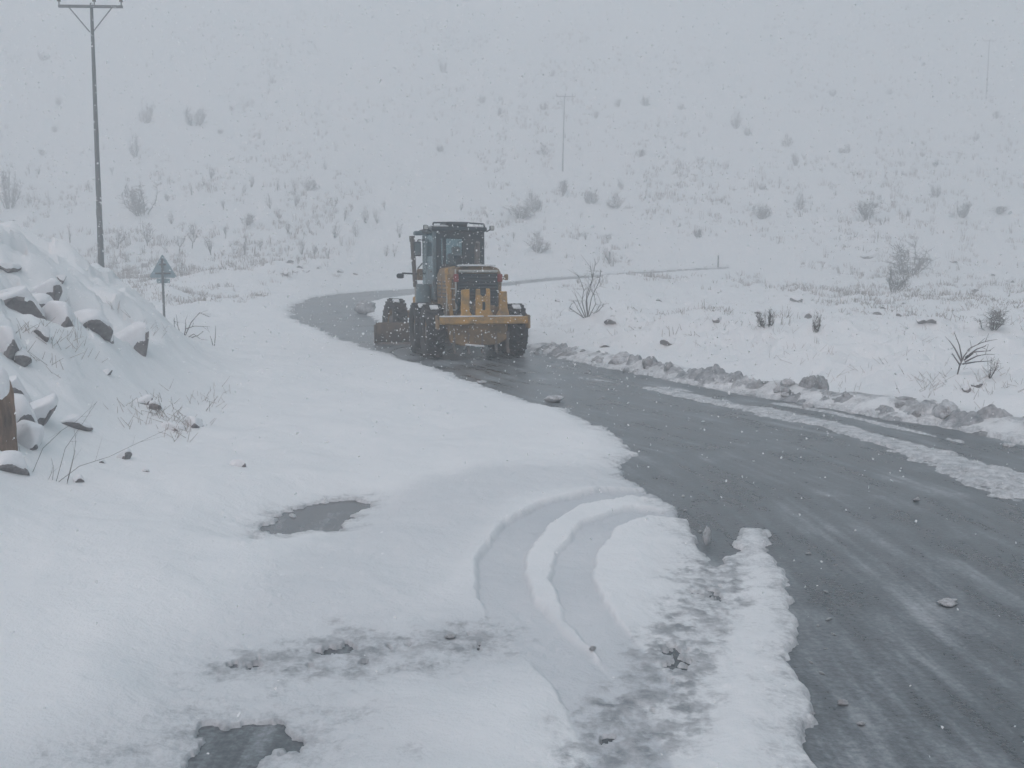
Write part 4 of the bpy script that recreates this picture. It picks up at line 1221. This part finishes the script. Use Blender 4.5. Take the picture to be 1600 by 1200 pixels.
# ------------------------------------------------------------------ clods in the ridge thrown up by the blade
def clod_mesh(seed):
    rng = random.Random(seed)
    b = bmesh.new(); bmesh.ops.create_icosphere(b, subdivisions=3, radius=1)
    planes = [(Vector((rng.gauss(0, 1), rng.gauss(0, 1), rng.gauss(0, 1))).normalized(), rng.uniform(.6, .9)) for _ in range(8)]
    for v in b.verts:
        for n, d in planes:
            q = v.co.dot(n) - d
            if q > 0: v.co -= n * q * .8
    co = np.array([v.co[:] for v in b.verts])
    co *= (1 + .30 * fbm(co[:, 0] * 2 + 5 * seed, co[:, 1] * 2 + co[:, 2] * 1.7, 3, seed) + .26 * fbm(co[:, 0] * 6 + co[:, 2] * 4, co[:, 1] * 6 - co[:, 2] * 3, 2, seed + 9))[:, None]
    for v, c in zip(b.verts, co): v.co = c
    me = bpy.data.meshes.new('snow_clod'); b.to_mesh(me); b.free()
    me.polygons.foreach_set('use_smooth', [True] * len(me.polygons))
    me.materials.append(M['clod'])
    return me
def windrow():
    """the crumbled ridge itself, finer than the land sheet it lies on"""
    P = np.array(RIGHT_EDGE[:-2])
    sl = np.hypot(*(P[1:] - P[:-1]).T); cm = np.concatenate([[0], np.cumsum(sl)])
    ss = np.arange(0, cm[-1], .035); oo = np.arange(-.28, 1.55, .035)
    cx, cy_ = np.interp(ss, cm, P[:, 0]), np.interp(ss, cm, P[:, 1])
    kk = np.ones(41) / 41
    cxs, cys = np.convolve(np.pad(cx, 20, 'edge'), kk, 'valid'), np.convolve(np.pad(cy_, 20, 'edge'), kk, 'valid')
    tx, ty = np.gradient(cxs), np.gradient(cys)
    L = np.hypot(tx, ty); tx, ty = tx / L, ty / L
    X = cxs[:, None] - ty[:, None] * oo[None]; Y = cys[:, None] + tx[:, None] * oo[None]
    S, O = np.meshgrid(ss, oo, indexing='ij')
    wig = .16 * fbm(S * .7, S * 0 + 2, 3, 91)
    prof = np.exp(-((O - .42 - wig) / .34) ** 2)
    big = .5 + .5 * fbm(S * .55, O * .3, 3, 92)
    w1, c1 = worley(S / .30, O / .30, 93); w2, c2 = worley(S / .13 + 9, O / .13, 94)
    b1 = np.sqrt(np.clip(1 - (w1 / .62) ** 2, 0, 1)) * (c1 > .35); b2 = np.sqrt(np.clip(1 - (w2 / .6) ** 2, 0, 1)) * (c2 > .3)
    h = prof * (.03 + .26 * big ** 1.6) + prof ** .6 * (.20 * b1 * c1 * (.4 + big) + .075 * b2) - .05 + .03 * fbm(S * 6, O * 6, 3, 95) * prof
    edge = sstep(0, .18, O + .28 + .1 * fbm(S * 3, O * 3, 2, 96)) * (1 - sstep(1.0, 1.5, O + .2 * fbm(S * 2, O * 2, 2, 97)))
    h = np.where(edge > 0, h, -.2) * 1.0 - .10 * (1 - edge)
    Z = base(X, Y) + h
    V = np.stack([X, Y, Z], -1).reshape(-1, 3)
    i = np.arange(V.shape[0]).reshape(X.shape)
    F = np.stack([i[:-1, :-1], i[1:, :-1], i[1:, 1:], i[:-1, 1:]], -1).reshape(-1, 4)
    me = np_mesh('snow_windrow', V, F)
    sl_ = np.clip(.36 + .55 * c1 * (b1 > .1) + .35 * fbm(S * 2, O * 4, 3, 98), 0, 1) * (1 - .55 * sstep(.5, 1.1, O))
    dt = np.clip((.35 - O) * .5 + .5 * fbm(S * 1.3, O * 4, 3, 99) - .05, 0, .55)
    for nm, arr in (('slush', sl_), ('dirt', dt)):
        q = me.attributes.new(nm, 'FLOAT', 'POINT'); q.data.foreach_set('value', arr.ravel().astype(np.float32))
    o = link_mesh('snow_windrow', me, M['snow'], smooth=True)
    tag(o, 'crumbled grey ridge of ploughed snow along the right road edge', 'snow ridge', kind='stuff')
windrow()
CLODS = [clod_mesh(s) for s in range(6)]
def put_clod(x, y, z, s, label, group, k=0, dark=False, rz=0.0, sink=.3):
    o = bpy.data.objects.new('snow_clod', CLODS[k % 6])
    COL.objects.link(o)
    o.location = (x, y, z + s[2] * (1 - 2 * sink) )
    o.scale = s
    o.rotation_euler = (0, 0, rz)
    if dark:
        o.material_slots[0].link = 'OBJECT'; o.material_slots[0].material = M['clod_dark']
    return tag(o, label, 'snow clod', group)
RG = 'clods in the ploughed ridge'
for i, (px_, py_, w_, h_, dk, lb) in enumerate([
        (972, 574, 32, 22, 0, 'pointed pale clod, biggest in the ridge near the grader'), (1015, 582, 26, 24, 1, 'blocky grey clod beside the pointed pale clod'),
        (1044, 588, 20, 20, 1, 'third grey clod in line after the pointed and blocky ones'), (1262, 622, 26, 34, 1, 'tall grey twin clod midway along the right ridge'),
        (1282, 620, 20, 32, 1, 'grey clod leaning against the tall twin clod'), (1414, 645, 42, 26, 1, 'rounded dark clod like a dome in the right ridge'),
        (1478, 662, 44, 34, 0, 'large pale crumbling clod next to the rounded dark one'), (1432, 658, 16, 14, 1, 'small dark clod between the dome and the crumbling clod')]):
    x, y = at(px_, py_)
    z = ground_z(x, y)
    sx, sz = w_ * y / FPX * .55, h_ * y / FPX * .52
    put_clod(x, y, float(base(np.array([x]), np.array([y]))[0]) + .03, (sx, sx * .8, sz), lb, RG, i, dk, i * .7, .05)
rr = random.Random(77)
RE = np.array(RIGHT_EDGE)
seglen = np.hypot(*(RE[1:] - RE[:-1]).T)
cum = np.concatenate([[0], np.cumsum(seglen)])
for i in range(56):
    s = rr.uniform(0, 23.5)
    k = min(int(np.searchsorted(cum, s)) - 1, len(seglen) - 1); k = max(k, 0)
    t = (s - cum[k]) / seglen[k]
    p = RE[k] + (RE[k + 1] - RE[k]) * t
    d = (RE[k + 1] - RE[k]) / seglen[k]
    nrm = np.array([-d[1], d[0]])          # away from the road
    off = rr.gauss(.25, .28)
    x, y = p + nrm * off
    z = ground_z(x, y)
    q = rr.uniform(.035, .10) * (1.4 if rr.random() < .15 else 1)
    put_clod(x, y, z, (q * rr.uniform(.9, 1.4), q, q * rr.uniform(.6, 1)), 'crumbly grey snow clod in the ploughed ridge along the right road edge', RG, rr.randrange(6), rr.random() < .3, rr.uniform(0, 6), .45)
for px_, py_, w_, h_, dk, lb in [(1482, 945, 34, 12, 0, 'white oblong snow lump lying on the bare lane'), (866, 628, 32, 11, 0, 'grey slush lump on the road below the grader'), (1317, 1100, 16, 10, 0, 'small pale lump on the lane near the bottom edge'),
                              (1346, 1132, 16, 6, 0, 'flat snow scrap on the lane, lowest in the picture'), (570, 490, 34, 22, 1, 'dark slush heap on the road left of the blade'), (752, 600, 18, 6, 0, 'thin white scrap on the road just below the grader'),
                              (1104, 850, 14, 30, 0, 'upright white scrap in the notch of the snow edge'), (704, 1002, 20, 8, 0, 'grey lump on the slushy streak in the near snow'), (1432, 782, 10, 6, 0, 'little white ball of snow below the long ribbon'), (926, 1030, 12, 8, 0, 'grey lump at the end of the wheel track')]:
    x, y = at(px_, py_)
    z = ground_z(x, y) if lb.startswith('grey lump') else max(ground_z(x, y), float(base(np.array([x]), np.array([y]))[0]) - .003)
    sx, sz = w_ * y / FPX * .5, h_ * y / FPX * .55
    put_clod(x, y, z, (sx, sx * .7, sz), lb, 'loose lumps on the road', int(px_) % 6, dk, .1, .12)
for i in range(34):
    y = math.exp(rr.uniform(math.log(4.2), math.log(22)))
    p = np.array(LEFT_EDGE); xl = np.interp(y, p[:17, 1], p[:17, 0])
    x = xl + abs(rr.gauss(.02, .22))
    q = rr.uniform(.006, .018)
    z = max(ground_z(x, y), float(base(np.array([x]), np.array([y]))[0]) - .004)
    put_clod(x, y, z, (q * 1.8, q, q * .5), 'tiny crumb of snow scattered along the near left road edge', 'snow crumbs on the lane', rr.randrange(6), False, rr.uniform(0, 6), .2)

# ------------------------------------------------------------------ flakes in the air
def flakes():
    rng = np.random.default_rng(5)
    n = 48000
    x = rng.uniform(-15, 15, n); y = rng.uniform(1.6, 23, n); z = rng.uniform(.25, 9, n)
    keep = np.hypot(x, y) > 2.2
    x, y, z = x[keep], y[keep], z[keep]
    n = len(x)
    s = rng.uniform(.0032, .0080, n) * (.5 + y / 14) * np.where(rng.random(n) < .12, 1.5, 1)
    # each flake a tilted six-cornered plate, a little cupped
    u = rng.normal(0, 1, (n, 3)); u /= np.linalg.norm(u, axis=1, keepdims=True)
    w = rng.normal(0, 1, (n, 3)); w -= (w * u).sum(1, keepdims=True) * u; w /= np.linalg.norm(w, axis=1, keepdims=True)
    v = np.cross(u, w)
    C = np.stack([x, y, z], -1)
    V = [C + v * (s * .3)[:, None]]
    for k in range(6):
        a = math.pi * k / 3
        V.append(C + (u * math.cos(a) + w * math.sin(a)) * (s * 1.15 * rng.uniform(.6, 1.25, n))[:, None])
    V = np.stack(V, 1)
    F = np.array([[0, k, k % 6 + 1] for k in range(1, 7)])
    F = (F[None] + (np.arange(n) * 7)[:, None, None]).reshape(-1, 3)
    o = link_mesh('falling_snow', np_mesh('falling_snow', V.reshape(-1, 3), F), M['flake'])
    tag(o, 'snowflakes drifting down between the camera and the grader', 'snow', kind='stuff')
def flake_mat():
    m, nt, N, L, b = new_mat('snowflake')
    d = N.new('ShaderNodeBsdfDiffuse'); d.inputs[0].default_value = (.95, .955, .96, 1)
    t = N.new('ShaderNodeBsdfTranslucent'); t.inputs[0].default_value = (.95, .955, .96, 1)
    x = N.new('ShaderNodeMixShader'); x.inputs[0].default_value = .5
    L.new(d.outputs[0], x.inputs[1]); L.new(t.outputs[0], x.inputs[2]); L.new(x.outputs[0], N['Material Output'].inputs[0])
    return m
M['flake'] = flake_mat()
flakes()
# ------------------------------------------------------------------ the snowy air
def haze_box():
    m = bpy.data.materials.new('snowy_air')
    m.use_nodes = True
    N, L = m.node_tree.nodes, m.node_tree.links
    N.clear()
    v = N.new('ShaderNodeVolumePrincipled')
    v.inputs['Color'].default_value = (.95, .972, .988, 1)
    v.inputs['Density'].default_value = .0110
    v.inputs['Anisotropy'].default_value = .25
    o = N.new('ShaderNodeOutputMaterial')
    L.new(v.outputs[0], o.inputs['Volume'])
    bm = bmesh.new()
    bmesh.ops.create_cube(bm, size=1.0)
    bmesh.ops.transform(bm, matrix=Matrix.Translation((0, 0, 44.5)) @ Matrix.Diagonal((720, 720, 97, 1)), verts=bm.verts)
    me = bpy.data.meshes.new('haze'); bm.to_mesh(me); bm.free()
    h = link_mesh('haze', me, m)
    tag(h, 'pale air full of fine falling snow', kind='stuff')
haze_box()
